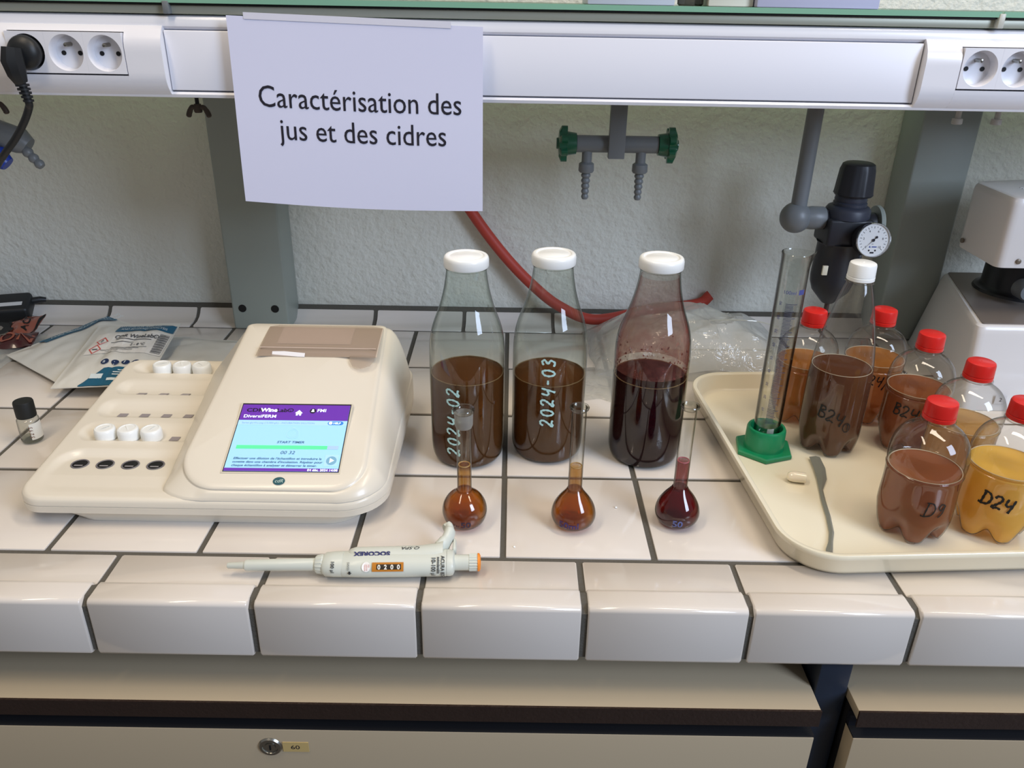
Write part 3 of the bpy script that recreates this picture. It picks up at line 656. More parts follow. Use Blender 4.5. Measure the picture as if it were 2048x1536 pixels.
# printer
wl=decal('paper_well',[rect2(-.3060,.2375,-.1600,.3020,10,8)],hfn,mat('printer_well',(196,182,168),.6),dv,.0003,True)
decal('paper_roll',[rect2(-.2880,.262,-.1960,.300,8,5)],hfn,mat('thermal_roll',(214,200,192),.7),dv,.0008,True)
mk('receipt_paper',[hfn(-.2885,.2375)[0]+Vector((0,0,.0006)),hfn(-.2480,.2360)[0]+Vector((0,0,.0006)),hfn(-.2480,.240)[0]+Vector((0,0,.0030)),hfn(-.2740,.2420)[0]+Vector((0,0,.0038)),hfn(-.2885,.2420)[0]+Vector((0,0,.0034))],[(0,1,2,3,4)],mat('receipt_white',(232,230,232),.7),dv,False,world=True)
lidpoly=[(-.3085,.2365),(-.1915,.2365),(-.1895,.226),(-.185,.2185),(-.176,.2155),(-.167,.2185),(-.1625,.226),(-.1615,.237),(-.1605,.302),(-.3065,.302)]
M_lid=clear('smoked_translucent_lid',(226,218,210),(190,182,172),gloss=.9,rough=.12,haze=.35,hazecol=(216,206,194))
V=[];F=[]
m_=14
# lid: strip of bands following the housing, plus the thumb lobe
def lidx(y): return (-.3085+.002*(y-.2365)/.065,-.1612)
for j in range(m_+1):
    y=.2365+.0655*j/m_; a,b=lidx(y)
    for i in range(13): 
        x=a+(b-a)*i/12; p,n_=hfn(x,y); e=min(1,j/1.5,i/1.,(12-i)/1.); V.append(p+n_*(.0006+.0022*e))
F=[(j*13+i,j*13+i+1,(j+1)*13+i+1,(j+1)*13+i) for j in range(m_) for i in range(12)]
b0=len(V); c=hfn(-.1765,.2385); V.append(c[0]+c[1]*.0030); lob=[(-.1930,.2385),(-.1915,.229),(-.187,.2205),(-.1765,.2160),(-.166,.2205),(-.1620,.229),(-.1612,.2385)]
for x,y in lob: p,n_=hfn(x,y); V.append(p+n_*.0012)
F+=[(b0,b0+1+i,b0+2+i) for i in range(len(lob)-1)]
ld=mk('printer_lid',V,F,M_lid,dv,world=True,ang=60); ld['label']='smoked translucent printer lid'
decal('lid_ridge',[rect2(-.3070,.2505,-.1625,.2520,10,1)],hfn,mat('lid_edge_tint',(196,180,170),.25),ld,.0031,True)
# sockets, windows
for i in range(4):
    hx=-.4773+.0283*i; hy=.1080; zz=deck(hx,hy)
    V,F=lathe([(.0098,.0008),(.0093,.0013),(.0083,.0010),(.0072,-.0002)],32,(hx,hy,zz)); 
    h=mk('reading_cell',V,F,mat('cell_grey',(110,106,110),.35),dv,world=True)
    mk('cell_bore',*join(disc2(0,0,.0062)) if False else lathe([(.0080,.0006),(.0001,.0002)],24,(hx,hy,zz+.0002)),M_dark,h,world=True)
    decal('cell_insert',[rect2(-.0045,-.0052,.0050,-.0028)],plane_fn(dv.matrix_basis.inverted()@Vector((hx,hy,zz+.001)),(1,0,0),(0,1,0)),mat('cell_insert_grey',(140,136,138),.4),h,.0002)
def dfn(x,y): return Vector((x,y,deck(x,y))),Vector((0,-.2,1)).normalized()
for yc,hw,xs in((.2590,0,(-.4704,-.442,-.414)),(.2100,0,(-.474,-.447,-.420,-.393)),(.1615,0,(-.392,))):
    for x in xs: decal('cell_window',[poly2([(x-.0056,yc-.0022),(x+.0050,yc-.0022),(x+.0060,yc+.0066),(x-.0046,yc+.0066)])],dfn,mat('window_grey',(150,142,144),.4),dv,.0006,True)
# caps standing in the wells
def cellcap(x,y,rz,label):
    z=deck(x,y)+.0002
    t=thing('cuvette_cap',label,'cap',(x,y,z),rz,'white cuvette caps on the analyser')
    n=72; pr=[(.0116,0),(.0119,.0012),('k',.0014),('k',.0100),(.0119,.0106),(.0116,.0128),(.0108,.0138),(.0090,.0141),(.0085,.0136),(.0002,.0135)]
    q_=lambda rr,i:(.0121+.00014*math.cos(36*2*PI*i/n)) if rr=='k' else rr
    V=[(q_(rr,i)*math.cos(2*PI*i/n),q_(rr,i)*math.sin(2*PI*i/n),zz) for rr,zz in pr for i in range(n)]
    F=[(k*n+i,k*n+(i+1)%n,(k+1)*n+(i+1)%n,(k+1)*n+i) for k in range(len(pr)-1) for i in range(n)]+[tuple(range(n))[::-1]]
    mk('cap_shell',V,F,M_capw,t,ang=35)
    mk('moulded_arrow',*join(([(-.0014,-.006,.0137),(.0014,-.006,.0137),(.0005,.0065,.0147),(-.0005,.0065,.0147)],[(0,1,2,3)])),M_capw,t,False)
    return t
for i,(x,lb) in enumerate(((-.4728,'leftmost white cap in the front row on the analyser'),(-.4455,'middle white cap in the front row on the analyser'),(-.4182,'rightmost white cap in the front row on the analyser'))): cellcap(x,.1640,(-.8,.6,-.5)[i],lb)
for i,(x,lb) in enumerate(((-.4640,'leftmost white cap in the rear row on the analyser'),(-.4370,'middle white cap in the rear row on the analyser'),(-.4110,'rightmost white cap in the rear row on the analyser'))): cellcap(x,.3180,(-1.2,.5,.9)[i],lb)
# =====================================================================  GLASS BOTTLES
BP=[(.0001,.003),(.030,.0015),(.036,.001),(.0405,.004),(.0430,.010),(.0442,.022),(.0445,.05),(.0447,.10),(.0447,.138),(.0440,.152),(.0428,.162),(.0402,.173),(.0372,.182),(.0335,.192),(.0300,.203),(.0265,.217),(.0245,.228),(.0232,.238),(.0226,.2440),(.0236,.2455)]
def smoothprof(p,n=4):
    q=[(a,b,0) for a,b in p]; return [(max(v.x,.0001),v.y) for v in bez(q,n)]
BPs=smoothprof(BP,4)
def prof_r(prof,z):
    for (a,za),(b,zb) in zip(prof,prof[1:]):
        if za<=z<=zb and zb>za: return a+(b-a)*(z-za)/(zb-za)
    return prof[-1][0]
def fill(prof,level,ins=.0012,zmin=.003):
    q=[(.0001,max(zmin,prof[0][1]+.002))]
    for a,z in prof[1:]:
        z2=max(z,zmin)
        if z2<level and a>ins*2: q.append((a-ins,z2))
    rl=prof_r(prof[8:],level)-ins; q+=[(rl,level),(rl-.0012,level-.0007),(rl-.003,level-.0010),(.0001,level-.0010)]; return q
J_app=juice('apple_juice',(112,68,34),(190,110,45),55,.80); J_red=juice('dark_red_juice',(46,14,22),(110,12,24),120,.92)
M_cyan=mat('pale_cyan_marker',(176,214,212),.6); M_mark=mat('black_marker',(24,24,22),.5)
def ring_torus(R_,z,rr,n=48,k=8,wob=0):
    V=[];F=[]
    for i in range(n):
        a=2*PI*i/n; z_=z+wob*math.sin(5*a)+wob*.7*math.sin(13*a)
        for j in range(k): b=2*PI*j/k; q=R_+rr*math.cos(b); V.append((q*math.cos(a),q*math.sin(a),z_+rr*math.sin(b)))
    for i in range(n):
        for j in range(k): F.append((i*k+j,((i+1)%n)*k+j,((i+1)%n)*k+(j+1)%k,i*k+(j+1)%k))
    return V,F
def glass_bottle(x,y,level,jm,label,rim_ring_col,txt=None,film=False):
    b=thing('glass_bottle',label,'bottle',(x,y,0.0003),group='one litre glass juice bottles')
    lathe_o('glass_body',BPs,M_glass,b,72,capb=False,capt=False,ang=60)
    lathe_o('juice',smoothprof(fill(BPs,level),1),jm,b,72,capb=False,capt=False,ang=50)
    fo=mk('foam_ring',*ring_torus(prof_r(BPs[20:],level)-.0020,level-.0001,.0007,72,8,.0002),mat('foam_'+label[:8],rim_ring_col,.5,bump=1,bscale=600,var=.4,vscale=300),b)  # lighter ring painting the rim highlight on the liquid, foam in the red bottle
    cap=lathe_o('metal_lid',[(.0250,.2445),(.0256,.2455),(.0256,.2530),(.0250,.2556),(.0238,.2572),(.0222,.2576),(.0205,.2574),(.0195,.2562),(.0180,.2562),(.0172,.2568),(.0001,.2570)],M_capw,b,64,capt=False); cap['label']='white screw lid'
    lathe_o('glass_finish',[(.0226,.2420),(.0240,.2428),(.0240,.2440),(.0228,.2446)],M_flask,b,48,capb=False,capt=False)
    if txt:
        s,a0,z0,h=txt; decal('handwriting',hand(s,h,.0024,.1,.34),cyl_fn(0,0,.0447,a0,z0,True),M_cyan,b,.0005)
    if film:
        inner=[(a-.0016,z) for a,z in BPs if level-.001<z<.236]
        lathe_o('juice_residue',inner,clear('red_residue_film',(246,234,231),(190,140,136),gloss=.1,haze=.3,hazecol=(186,112,106),film=(75,.115,.22,.50,.04)),b,72,capb=False,capt=False,ang=80)
        sp=[]
        for i in range(70):
            a=random.uniform(0,2*PI); z=level+abs(random.gauss(.004,.012)); rr=prof_r(BPs[20:],z)-.0016; q=random.uniform(.0004,.0014)
            sp.append(([(rr*math.cos(a)+v[0],rr*math.sin(a)+v[1],z+v[2]) for v in lathe([(q*math.sin(t),-q*math.cos(t)) for t in (0.05,.8,1.57,2.3,3.09)],8)[0]],lathe([(q,t) for t in range(5)],8)[1]))
        fb=mk('foam_bubbles',*join(*sp),clear('foam_bubble',(190,120,120),(120,30,40),gloss=.8),b,ang=80); fb['kind']='stuff'
    return b
glass_bottle(-.0470,.2085,.1150,J_app,'glass bottle of brown juice marked 2024-02, nearest the analyser',(150,118,78),('2024-02',-PI/2-.17,.0220,.0150))
glass_bottle(.0520,.2235,.1080,J_app,'glass bottle of brown juice marked 2024-03, in the middle',(152,120,80),('2024-03',-PI/2+.09,.0560,.0150))
glass_bottle(.1735,.2150,.1120,J_red,'glass bottle of dark red juice with stained neck, beside the tray',(128,44,50),None,True)
# =====================================================================  FLASKS
def flask(x,y,kind,level,jm,label,mark,mcol,foam):
    if kind==0: P_=[(.0001,.0012),(.010,.0006),(.0165,.002),(.0215,.0075),(.0238,.0145),(.0240,.021),(.0222,.028),(.0180,.0350),(.0125,.0400),(.0085,.0440),(.0077,.048),(.0077,.1180),(.0080,.121)]
    else: P_=[(.0001,.0012),(.010,.0006),(.0165,.0018),(.0218,.0065),(.0240,.0125),(.0238,.0185),(.0215,.0260),(.0168,.0340),(.0115,.0410),(.0084,.0460),(.0076,.050),(.0076,.1380),(.0078,.1400)]
    Ps=smoothprof(P_,4)
    t=thing('volumetric_flask',label,'flask',(x,y,.0003),group='50 ml volumetric flasks in front of the bottles')
    lathe_o('glass_body',Ps,M_flask,t,48,capb=False,capt=False,ang=60)
    q=[(.0001,.0026)]+[(a-.0009,z+.0006) for a,z in Ps if z+.0006<level and a>.008 and z>.001]
    q=[(a,z) for a,z in Ps if False] or [(.0001,.0022)]
    for a,z in Ps[4:]:
        if z+.0008<level and a>.003: q.append((a-.0009,z+.0008))
    q+=[(Ps[-8][0]-.0009,level-.001),(.0062,level),(.0052,level-.0008),(.0001,level-.0010)]
    lathe_o('liquid',q,jm,t,48,capb=False,capt=False,ang=60)
    mk('meniscus_foam',*ring_torus(.0060,level-.0003,.0007,32,6),mat('mf_'+label[:9],foam,.4),t)
    if kind==0:
        lathe_o('ground_joint',[(.0082,.1195),(.0094,.1225),(.0097,.1360)],clear('frosted_glass',(225,225,220),(150,150,146),gloss=.3,rough=.4,haze=.55,hazecol=(205,202,196)),t,40,capb=False,capt=False)
        lathe_o('rim',[(.0097,.1360),(.0104,.1368),(.0112,.1385),(.0114,.1402),(.0107,.1412),(.0094,.1408),(.0090,.139),(.0088,.1225)],M_flask,t,40,capb=False,capt=False)
    else:
        lathe_o('rim',[(.0078,.1395),(.0086,.1405),(.0098,.1420),(.0102,.1436),(.0096,.1447),(.0086,.1444),(.0076,.1425),(.0068,.139)],M_flask,t,40,capb=False,capt=False)
    s,h,a0,z0=mark
    def fn(a,b):
        z=z0+b; rr=prof_r(Ps[8:],z); t_=a0+a/.0235; return Vector((rr*math.cos(t_),rr*math.sin(t_),z)),Vector((math.cos(t_),math.sin(t_),0))
    decal('printed_mark',[text2d(s,h,'CENTER',0,.00028)],fn,mcol,t,.0005)
    if kind==0: decal('printed_mark',[move2(text2d('iVer',.0062),-.0165,.0),([( -.026,-.001),(-.021,-.001),(-.021,.006),(-.026,.006)],[(0,1,2,3)])] if False else [move2(text2d('iVer',.0062),-.0165,0)],fn,mcol,t,.0005)
J_am=juice('amber_cider',(178,98,36),(242,210,38),150,.28); J_fr=juice('ruby_cider',(120,18,34),(214,40,50),150,.35)
M_blm=mat('grey_blue_print',(48,40,62),.6); M_blp=mat('violet_blue_print',(60,48,104),.6); M_blk=mat('steel_blue_print',(92,100,150),.6)
flask(-.0425,.0600,0,.0750,J_am,'amber-filled volumetric flask with frosted joint, in front of bottle 2024-02',('50',.0110,-PI/2+.10,.0100),M_blm,(196,150,80))
flask(.0755,.0620,1,.0745,J_am,'amber-filled volumetric flask with a plain flared rim, middle of the three',('50ml',.0110,-PI/2-.28,.0095),M_blp,(200,156,86))
flask(.1895,.0690,1,.0790,J_fr,'dark red filled volumetric flask beside the cream tray',('50',.0110,-PI/2-.16,.0095),M_blk,(190,90,100))
# =====================================================================  PIPETTE
pp=thing('micropipette','pale grey adjustable pipette with orange push button lying on tiles','pipette',(-.1455,-.0275,.0003),math.radians(2.6))
M_pip=mat('pale_grey_pipette',(206,210,200),.38,coat=.1)
Lx=lambda px:(px-699)*.000482   # local x from the picture column
def lathx(name,pr,m,ry=1,rz_=1,z=.0118,n=32,par=pp,dy=0):
    V,F=lathe(pr,n,(0,0,0),'X',True,True); V=[(a,b*ry+dy,c_*rz_+z) for a,b,c_ in V]; return fixn(mk(name,V,F,m,par,ang=40))
lathx('tip_cone',[(.0024,Lx(441)),(.0030,Lx(443)),(.0036,Lx(474)),(.0048,Lx(478))],M_pip)
lathx('shaft',[(.0050,Lx(477)),(.0056,Lx(481)),(.0062,Lx(617)),(.0062,Lx(622))],M_pip)
n=48;pr=[(.0078,Lx(619)),('k',Lx(622)),('k2',Lx(633)),(.0090,Lx(636))]; V=[]
for rr,x in pr:
    for i in range(n):
        a=2*PI*i/n; q=rr if not isinstance(rr,str) else ((.0086 if rr=='k' else .0096)+.0004*math.cos(16*a)); V.append((x,q*math.cos(a),q*math.sin(a)+.0118))
F=[(k*n+i,k*n+(i+1)%n,(k+1)*n+(i+1)%n,(k+1)*n+i) for k in range(3) for i in range(n)]+[tuple(range(n)),tuple(3*n+i for i in range(n))]
fixn(mk('knurled_ring',V,F,M_pip,pp,ang=25))
lathx('lower_housing',[(.0096,Lx(634)),(.0118,Lx(640)),(.0126,Lx(658)),(.0128,Lx(676))],M_pip,1.12,.90)
lathx('handle_body',[(.0128,Lx(674)),(.0134,Lx(677)),(.0140,Lx(720)),(.0142,Lx(800)),(.0140,Lx(880)),(.0138,Lx(886))],M_pip,1.12,.82)
lathx('end_collar',[(.0138,Lx(886.5)),(.0138,Lx(893)),(.0128,Lx(899)),(.0095,Lx(902))],M_pip,1.12,.82)
lathx('plunger',[(.0078,Lx(900)),(.0078,Lx(948))],M_pip)
n=60; V=[((Lx(932) if k==0 else Lx(949)),(.0083+.0004*math.cos(20*2*PI*i/n))*math.cos(2*PI*i/n),(.0083+.0004*math.cos(20*2*PI*i/n))*math.sin(2*PI*i/n)+.0118) for k in(0,1) for i in range(n)]
fixn(mk('grooved_collar',V,[(i,(i+1)%n,n+(i+1)%n,n+i) for i in range(n)]+[tuple(range(n)),tuple(range(n,2*n))],M_pip,pp,ang=20))
ob=lathx('push_button',[(.0078,Lx(948.5)),(.0090,Lx(949.5)),(.0088,Lx(953)),(.0065,Lx(955.5)),(.0005,Lx(956))],mat('orange_plastic',(240,140,40),.4)); ob['label']='orange push button'
# hand grip cover on the far side, ending in a finger hook
def gripsec(t):
    return t
V=[];F=[];ns=14
secs=[(683,.0020,0),(688,.0050,0),(700,.0062,0),(760,.0064,0),(830,.0068,0),(862,.0075,.0015),(878,.0078,.0050)]
rings=[]
for px,rr,dy in secs:
    ring=[]
    for i in range(20):
        a=2*PI*i/20; ring.append((Lx(px),.0060+dy+rr*1.62*math.cos(a),.0168+rr*1.30*math.sin(a)))
    rings.append(ring)
fixn(mk('grip_cover',*ring_loft(rings,True,True),M_pip,pp,ang=60))
hk=bez([(Lx(868),.016,.0165),(Lx(882),.024,.019),(Lx(890),.033,.0215),(Lx(889),.040,.0225),(Lx(884),.0425,.0225),(Lx(879),.0405,.0220)],6)
V,F=tube(hk,[.0065]*6+[.0058]*8+[.0046]*8+[.0034]*9,14); V=[(v[0],v[1],(v[2]-.019)*1.5+.019) for v in V]; mk('finger_hook',V,F,M_pip,pp,ang=60)
box('tip_ejector',(Lx(897),Lx(905),.012,.030,.008,.020),M_pip,pp,.003,3)
# volume window and prints on the near flank (angle measured round the handle)
def pfn(a,b):   # a along x, b up the flank
    ph=math.radians(-152)+0; ang=ph-b/.0135
    # flank facing the camera: -y and +z
    y=.0142*1.12*math.cos(ang); z=.0142*.82*math.sin(ang)
    return Vector((a,y,.0118-z if False else .0118+abs(z)*1.0 if False else .0118+z*-1*-1)),Vector((0,math.cos(ang),math.sin(ang))).normalized()
def flank(x,b):
    ang=PI-math.radians(30)-b/.0135   # 150deg: towards -y, +z
    return Vector((x,.0143*1.12*math.cos(ang),.0118+.0143*.82*math.sin(ang))),Vector((0,math.cos(ang)/1.12,math.sin(ang)/.82)).normalized()
wn=decal('volume_window',[rect2(Lx(737),-.0040,Lx(800),.0048,10,6)],flank,mat('amber_window',(190,122,40),.2,coat=.6),pp,.0007); wn['label']='amber volume window reading 0200'
decal('counter_strip',[rect2(Lx(746),-.0018,Lx(795),.0030,8,3)],flank,mat('counter_black',(52,44,34),.4),wn,.0010)
decal('counter_digits',[move2(text2d(ch,.0056,'CENTER',0,.0002),Lx(751+13*i),-.0015) for i,ch in enumerate('0200')],flank,mat('digit_white',(236,232,220),.5),wn,.0013)
decal('round_sticker',[disc2(Lx(725),.0006,.0042,.0048,24)],flank,mat('white_sticker',(238,236,232),.5),pp,.0006)
decal('sticker_lettering',[move2(([(b,-a) for a,b in q[0]],q[1]),Lx(722)+k*.0019,.003) for k,q in enumerate([text2d('Genuine',.0018),text2d('calibrated',.0015),text2d('unit',.0018)])],flank,mat('red_print',(200,60,60),.6),pp,.0009)
def rot90(q): return [(-b*-1,-a) for a,b in q[0]],q[1]
M_pr=mat('dark_print',(40,42,44),.6)
for s,size,px,b0 in(('10-100 µl',.0058,856,.0095),('ACURA 825',.0050,875,.0105),('autoclavable',.0038,867.5,.0095)):
    V,F=text2d(s,size,'LEFT',0,.0001); decal('printed_range',[([(Lx(px)+b,b0-a*.88) for a,b in V],F)],flank,M_pr,pp,.0006)
V,F=text2d('SWISS',.0030); decal('origin_mark',[([(Lx(687)+b,.0055-a) for a,b in V],F),rect2(Lx(688),-.0058,Lx(696),-.0050),rect2(Lx(690),-.007,Lx(694),-.0035)],flank,M_pr,pp,.0006)
V,F=text2d('100 µl',.0046,'LEFT',0,.0001)
def flank2(x,b):
    ang=PI-math.radians(30)-b/.0125; return Vector((x,.0128*1.12*math.cos(ang),.0118+.0128*.90*math.sin(ang))),Vector((0,math.cos(ang),math.sin(ang)))
decal('printed_range',[([(Lx(654)+b,.006-a) for a,b in V],F)],flank2,M_pr,pp,.0006)
def gripf(x,b):
    ang=math.radians(122)-b/.0085; return Vector((x,.0060+.0066*1.62*math.cos(ang),.0168+.0066*1.30*math.sin(ang))),Vector((0,math.cos(ang)/1.62,math.sin(ang)/1.3)).normalized()
V,F=text2d('SOCOREX',.0064,'LEFT',0,.0003); mw=max(a for a,b in V)
decal('maker_lettering',[([(Lx(771)-a*(Lx(771)-Lx(697))/mw,-.0018-b*.75+.003) for a,b in V],F)],gripf,mat('navy_print',(26,36,96),.5),pp,.0005)
Hh=text2d('Q.SPA',.0055,'LEFT',.3,0); decal('handwriting',[([(Lx(832)-a*1.25,.0062-b*.8) for a,b in Hh[0]],Hh[1])],gripf,M_pr,pp,.0005)
# =====================================================================  VIAL
vl=thing('sample_vial','small glass vial with black cap and label left of the analyser','vial',(-.6015,.2240,.0003))
lathe_o('glass_body',smoothprof([(.0001,.0018),(.009,.0012),(.0116,.0014),(.0128,.004),(.0129,.010),(.0128,.029),(.0118,.0325),(.0088,.0345),(.0086,.038)],3),clear('vial_glass',(238,240,238),(120,122,118),gloss=1.0),vl,40,capb=False,capt=False)
lathe_o('glass_base',[(.0001,.0025),(.0115,.0022),(.0122,.0055),(.0001,.0042)],clear('vial_base',(236,238,234),(190,190,188)),vl,40,capb=False,capt=False)
n=60;pr=[(.0112,.0350),(.0115,.0356),('k',.0358),('k',.0545),(.0110,.0562),(.0095,.0568),(.0002,.0568)]
V=[((.0115+.00015*math.cos(30*2*PI*i/n) if rr=='k' else rr)*math.cos(2*PI*i/n),(.0115+.00015*math.cos(30*2*PI*i/n) if rr=='k' else rr)*math.sin(2*PI*i/n),z) for rr,z in pr for i in range(n)]
mk('screw_cap',V,[(k*n+i,k*n+(i+1)%n,(k+1)*n+(i+1)%n,(k+1)*n+i) for k in range(len(pr)-1) for i in range(n)]+[tuple(range(n))[::-1]],mat('black_cap',(24,26,25),.55),vl,ang=30)
decal('paper_label',[rect2(-.008,0,.010,.022,12,2)],cyl_fn(0,0,.0129,-.42,.0065),mat('vial_label',(228,224,212),.6),vl,.0003)
decal('handwriting',hand('3 2 9 3',.004,.0006),cyl_fn(0,0,.0129,-.80,.009,True),mat('brown_ink',(120,84,66),.6),vl,.0006)
# =====================================================================  POUCHES
def bil(c,a,b): # c = [p00,p10,p11,p01]
    return (c[0]*(1-a)+c[1]*a)*(1-b)+(c[3]*(1-a)+c[2]*a)*b
def pouch(name,label,corners,bulge,seed,mm,cat='pouch',nn=36,crease=.0022):
    C=[Vector(q) for q in corners]; n0=(C[1]-C[0]).cross(C[3]-C[0]).normalized()
    if n0.z<0: n0=-n0
    def pos(a,b):
        e=min(a,1-a,b,1-b); k=min(1,max(0,(e-.03)/.25)); k=math.sin(k*PI/2)
        w1=noise.noise(Vector((a*3+seed,b*3,seed)))*crease*2+noise.noise(Vector((a*7+seed,b*5-seed,1)))*crease
        return bil(C,a,b)+n0*(bulge*k+abs(w1)*(.3+.7*k))
    def fn(a,b): 
        p=pos(a,b); n_=(pos(a+.01,b)-p).cross(pos(a,b+.01)-p); n_=n_.normalized(); return p,(n_ if n_.z>0 else -n_)
    t=thing(name,label,cat,tuple(sum((q for q in C),Vector())/4*Vector((1,1,0)) if False else ((C[0].x+C[2].x)/2,(C[0].y+C[2].y)/2,0)))
    V=[pos(i/nn,j/nn) for j in range(nn+1) for i in range(nn+1)]; N1=len(V)
    V+=[bil(C,i/nn,j/nn)-n0*.0006 for j in range(nn+1) for i in range(nn+1)]
    F=[(j*(nn+1)+i,j*(nn+1)+i+1,(j+1)*(nn+1)+i+1,(j+1)*(nn+1)+i) for j in range(nn) for i in range(nn)]; F+=[tuple(N1+q for q in f_[::-1]) for f_ in F]
    bd=[i for i in range(nn+1)]+[j*(nn+1)+nn for j in range(1,nn+1)]+[nn*(nn+1)+i for i in range(nn-1,-1,-1)]+[j*(nn+1) for j in range(nn-1,0,-1)]
    F+=[(bd[k],bd[(k+1)%len(bd)],N1+bd[(k+1)%len(bd)],N1+bd[k]) for k in range(len(bd))]
    fixn(mk('pouch_film',V,F,mm,t,world=True,ang=50)); return t,fn
M_pouch=mat('white_foil_pouch',(214,212,204),.36,coat=.1); M_teal=mat('teal_print',(28,92,122),.4); M_ptx=mat('pouch_white_print',(214,226,230),.5); M_pgr=mat('pouch_grey_print',(90,90,92),.5); M_prd=mat('pouch_red_print',(205,78,70),.5)
p3,f3=pouch('reagent_pouch','plain white foil pouch lowest of the pouches, next to analyser back',[(-.60,.40,.002),(-.43,.42,.002),(-.40,.545,.003),(-.575,.57,.003)],.010,5.3,M_pouch)
p1,f1=pouch('reagent_pouch','white foil pouch with long teal band, left one underneath',[(-.778,.474,.006),(-.628,.360,.008),(-.540,.53,.016),(-.672,.598,.024)],.007,1.7,M_pouch,crease=.003)
decal('teal_band',[rect2(.012,.30,.17,.99,14,44)],f1,M_teal,p1,.0016,True)
decal('band_lettering',[([(y0_-b,.36+a) for a,b in V_],F_) for y0_,(V_,F_) in ((.085,text2d('SYSTEMS FOR FOOD ANALYSIS',.052)),(.155,text2d('AND BEVERAGE ANALYSIS',.06)))],f1,M_ptx,p1,.0028,True)
p2,f2=pouch('reagent_pouch','white foil pouch with barcode and hazard label on top of pouches',[(-.637,.340,.016),(-.505,.345,.022),(-.530,.548,.034),(-.655,.535,.034)],.007,3.1,M_pouch,crease=.003)
decal('teal_band',[rect2(.30,.80,.985,.93,40,10)],f2,M_teal,p2,.0010,True)
decal('band_lettering',[([(.33+a*.95,.875+b) for a,b in V_],F_) for V_,F_ in [text2d('SYSTEMS FOR ANALYSIS',.048)]]+[([(.36+a,.820+b) for a,b in V_],F_) for V_,F_ in [text2d('AND BEVERAGE ANALYSIS',.046)]],f2,M_ptx,p2,.0020,True)
decal('product_label',[rect2(.13,.42,.98,.76,16,8)],f2,mat('label_white',(224,221,214),.55),p2,.0008,True)
decal('barcode',[rect2(.86,.44+.012*i*1.0,.97,.44+.012*i+(.004+.004*(i*7%3)/2),2,1) for i in range(26)],f2,M_pgr,p2,.0014,True)
def tl(s,size,x,y,b=0): V_,F_=text2d(s,size,'LEFT',0,b); return [(x+a,y+c_) for a,c_ in V_],F_
decal('label_lettering',[tl('CDR WineLab®',.075,.36,.665,.002),rect2(.40,.632,.80,.642,6,1),rect2(.36,.590,.62,.597,6,1),tl('2 - 8 °C',.05,.60,.54,.001),rect2(.40,.510,.80,.516,6,1),rect2(.40,.494,.72,.500,6,1),rect2(.30,.470,.66,.476,6,1),tl('Made in Italy',.030,.36,.435)],f2,M_pgr,p2,.0016,True)
def diam(cx,cy,q): 
    o_=[(cx,cy-q),(cx+q,cy),(cx,cy+q),(cx-q,cy)]; i_=[(cx+(a-cx)*.8,cy+(b-cy)*.8) for a,b in o_]; return o_+i_,[(k,(k+1)%4,4+(k+1)%4,4+k) for k in range(4)]
decal('hazard_diamonds',[diam(.25,.62,.07),diam(.23,.49,.07)],f2,M_prd,p2,.0016,True)
decal('hazard_marks',[tl('!',.07,.24,.595,.003),rect2(.20,.48,.26,.495)],f2,M_pgr,p2,.0016,True)
def foot(a,b): return f2(a,b)
decal('teal_foot',[([(.28,.0),(1,.0),(1,.21),(.75,.215),(.55,.19),(.42,.13),(.36,.05)],[(0,1,2,3,4,5,6)])] if False else [([(x0,.005),(x0+.04,.005),(x0+.04,min(.21,max(.02,.02+.9*(x0+.04-.28)))),(x0,min(.21,max(.02,.02+.9*(x0-.28))))],[(0,1,2,3)]) for x0 in [.28+.04*k for k in range(18)]],f2,M_teal,p2,.0010,True)
decal('social_icons',[disc2(.46+.11*i,.27,.042,.03,20) for i in range(5)],f2,mat('navy_icon',(24,44,84),.5),p2,.0014,True)
decal('icon_glyphs',[tl(c_,.05,.445+.11*i,.252,.001) for i,c_ in enumerate('in▶ft@'.replace('▶','y')[1:])],f2,M_ptx,p2,.0018,True)
decal('foot_lettering',[rect2(.56,.06,.95,.085,8,1),rect2(.60,.115,.92,.125,8,1),rect2(.60,.14,.90,.15,8,1),rect2(.64,.165,.92,.175,8,1)],f2,M_ptx,p2,.0018,True)
decal('certificate_mark',[rect2(.37,.085,.50,.135,3,2)],f2,M_ptx,p2,.0020,True)
# brown wrapped sachet and clear printed bag at left
wr=thing('snack_sachet','small brown and clear sachet with black lettering behind the pouches','sachet',(-.80,.545,0))
def ws(name,c,seed,m): 
    C=[Vector(q) for q in c]; n0=Vector((0,0,1)); nn=14
    pos=lambda a,b: bil(C,a,b)+n0*(.010*math.sin(PI*min(max(a,0),1))*math.sin(PI*min(max(b,0),1))+.0045*noise.noise(Vector((a*4,b*4,seed))))
    V=[pos(i/nn,j/nn) for j in range(nn+1) for i in range(nn+1)]; F=[(j*(nn+1)+i,j*(nn+1)+i+1,(j+1)*(nn+1)+i+1,(j+1)*(nn+1)+i) for j in range(nn) for i in range(nn)]
    N1=len(V); V+=[bil(C,i/nn,j/nn)+n0*-.0005 for j in range(nn+1) for i in range(nn+1)]; F+=[tuple(N1+q for q in f_[::-1]) for f_ in F]
    o=mk(name,V,F,m,wr,world=True,ang=60); return o,(lambda a,b:(pos(a,b),Vector((0,0,1))))
M_brn=mat('red_brown_film',(140,74,56),.3,coat=.5); M_dbr=mat('dark_maroon_film',(62,24,26),.3,coat=.5)
o,fa=ws('brown_panel',[(-.808,.535,.012),(-.768,.530,.014),(-.783,.610,.022),(-.826,.575,.020)],2,M_brn)
decal('lettering',[([(.75-b,.15+a) for a,b in text2d('ACTO',.34,'LEFT',0,.008)[0]],text2d('ACTO',.34,'LEFT',0,.008)[1])],fa,M_dark,wr,.0015,True)
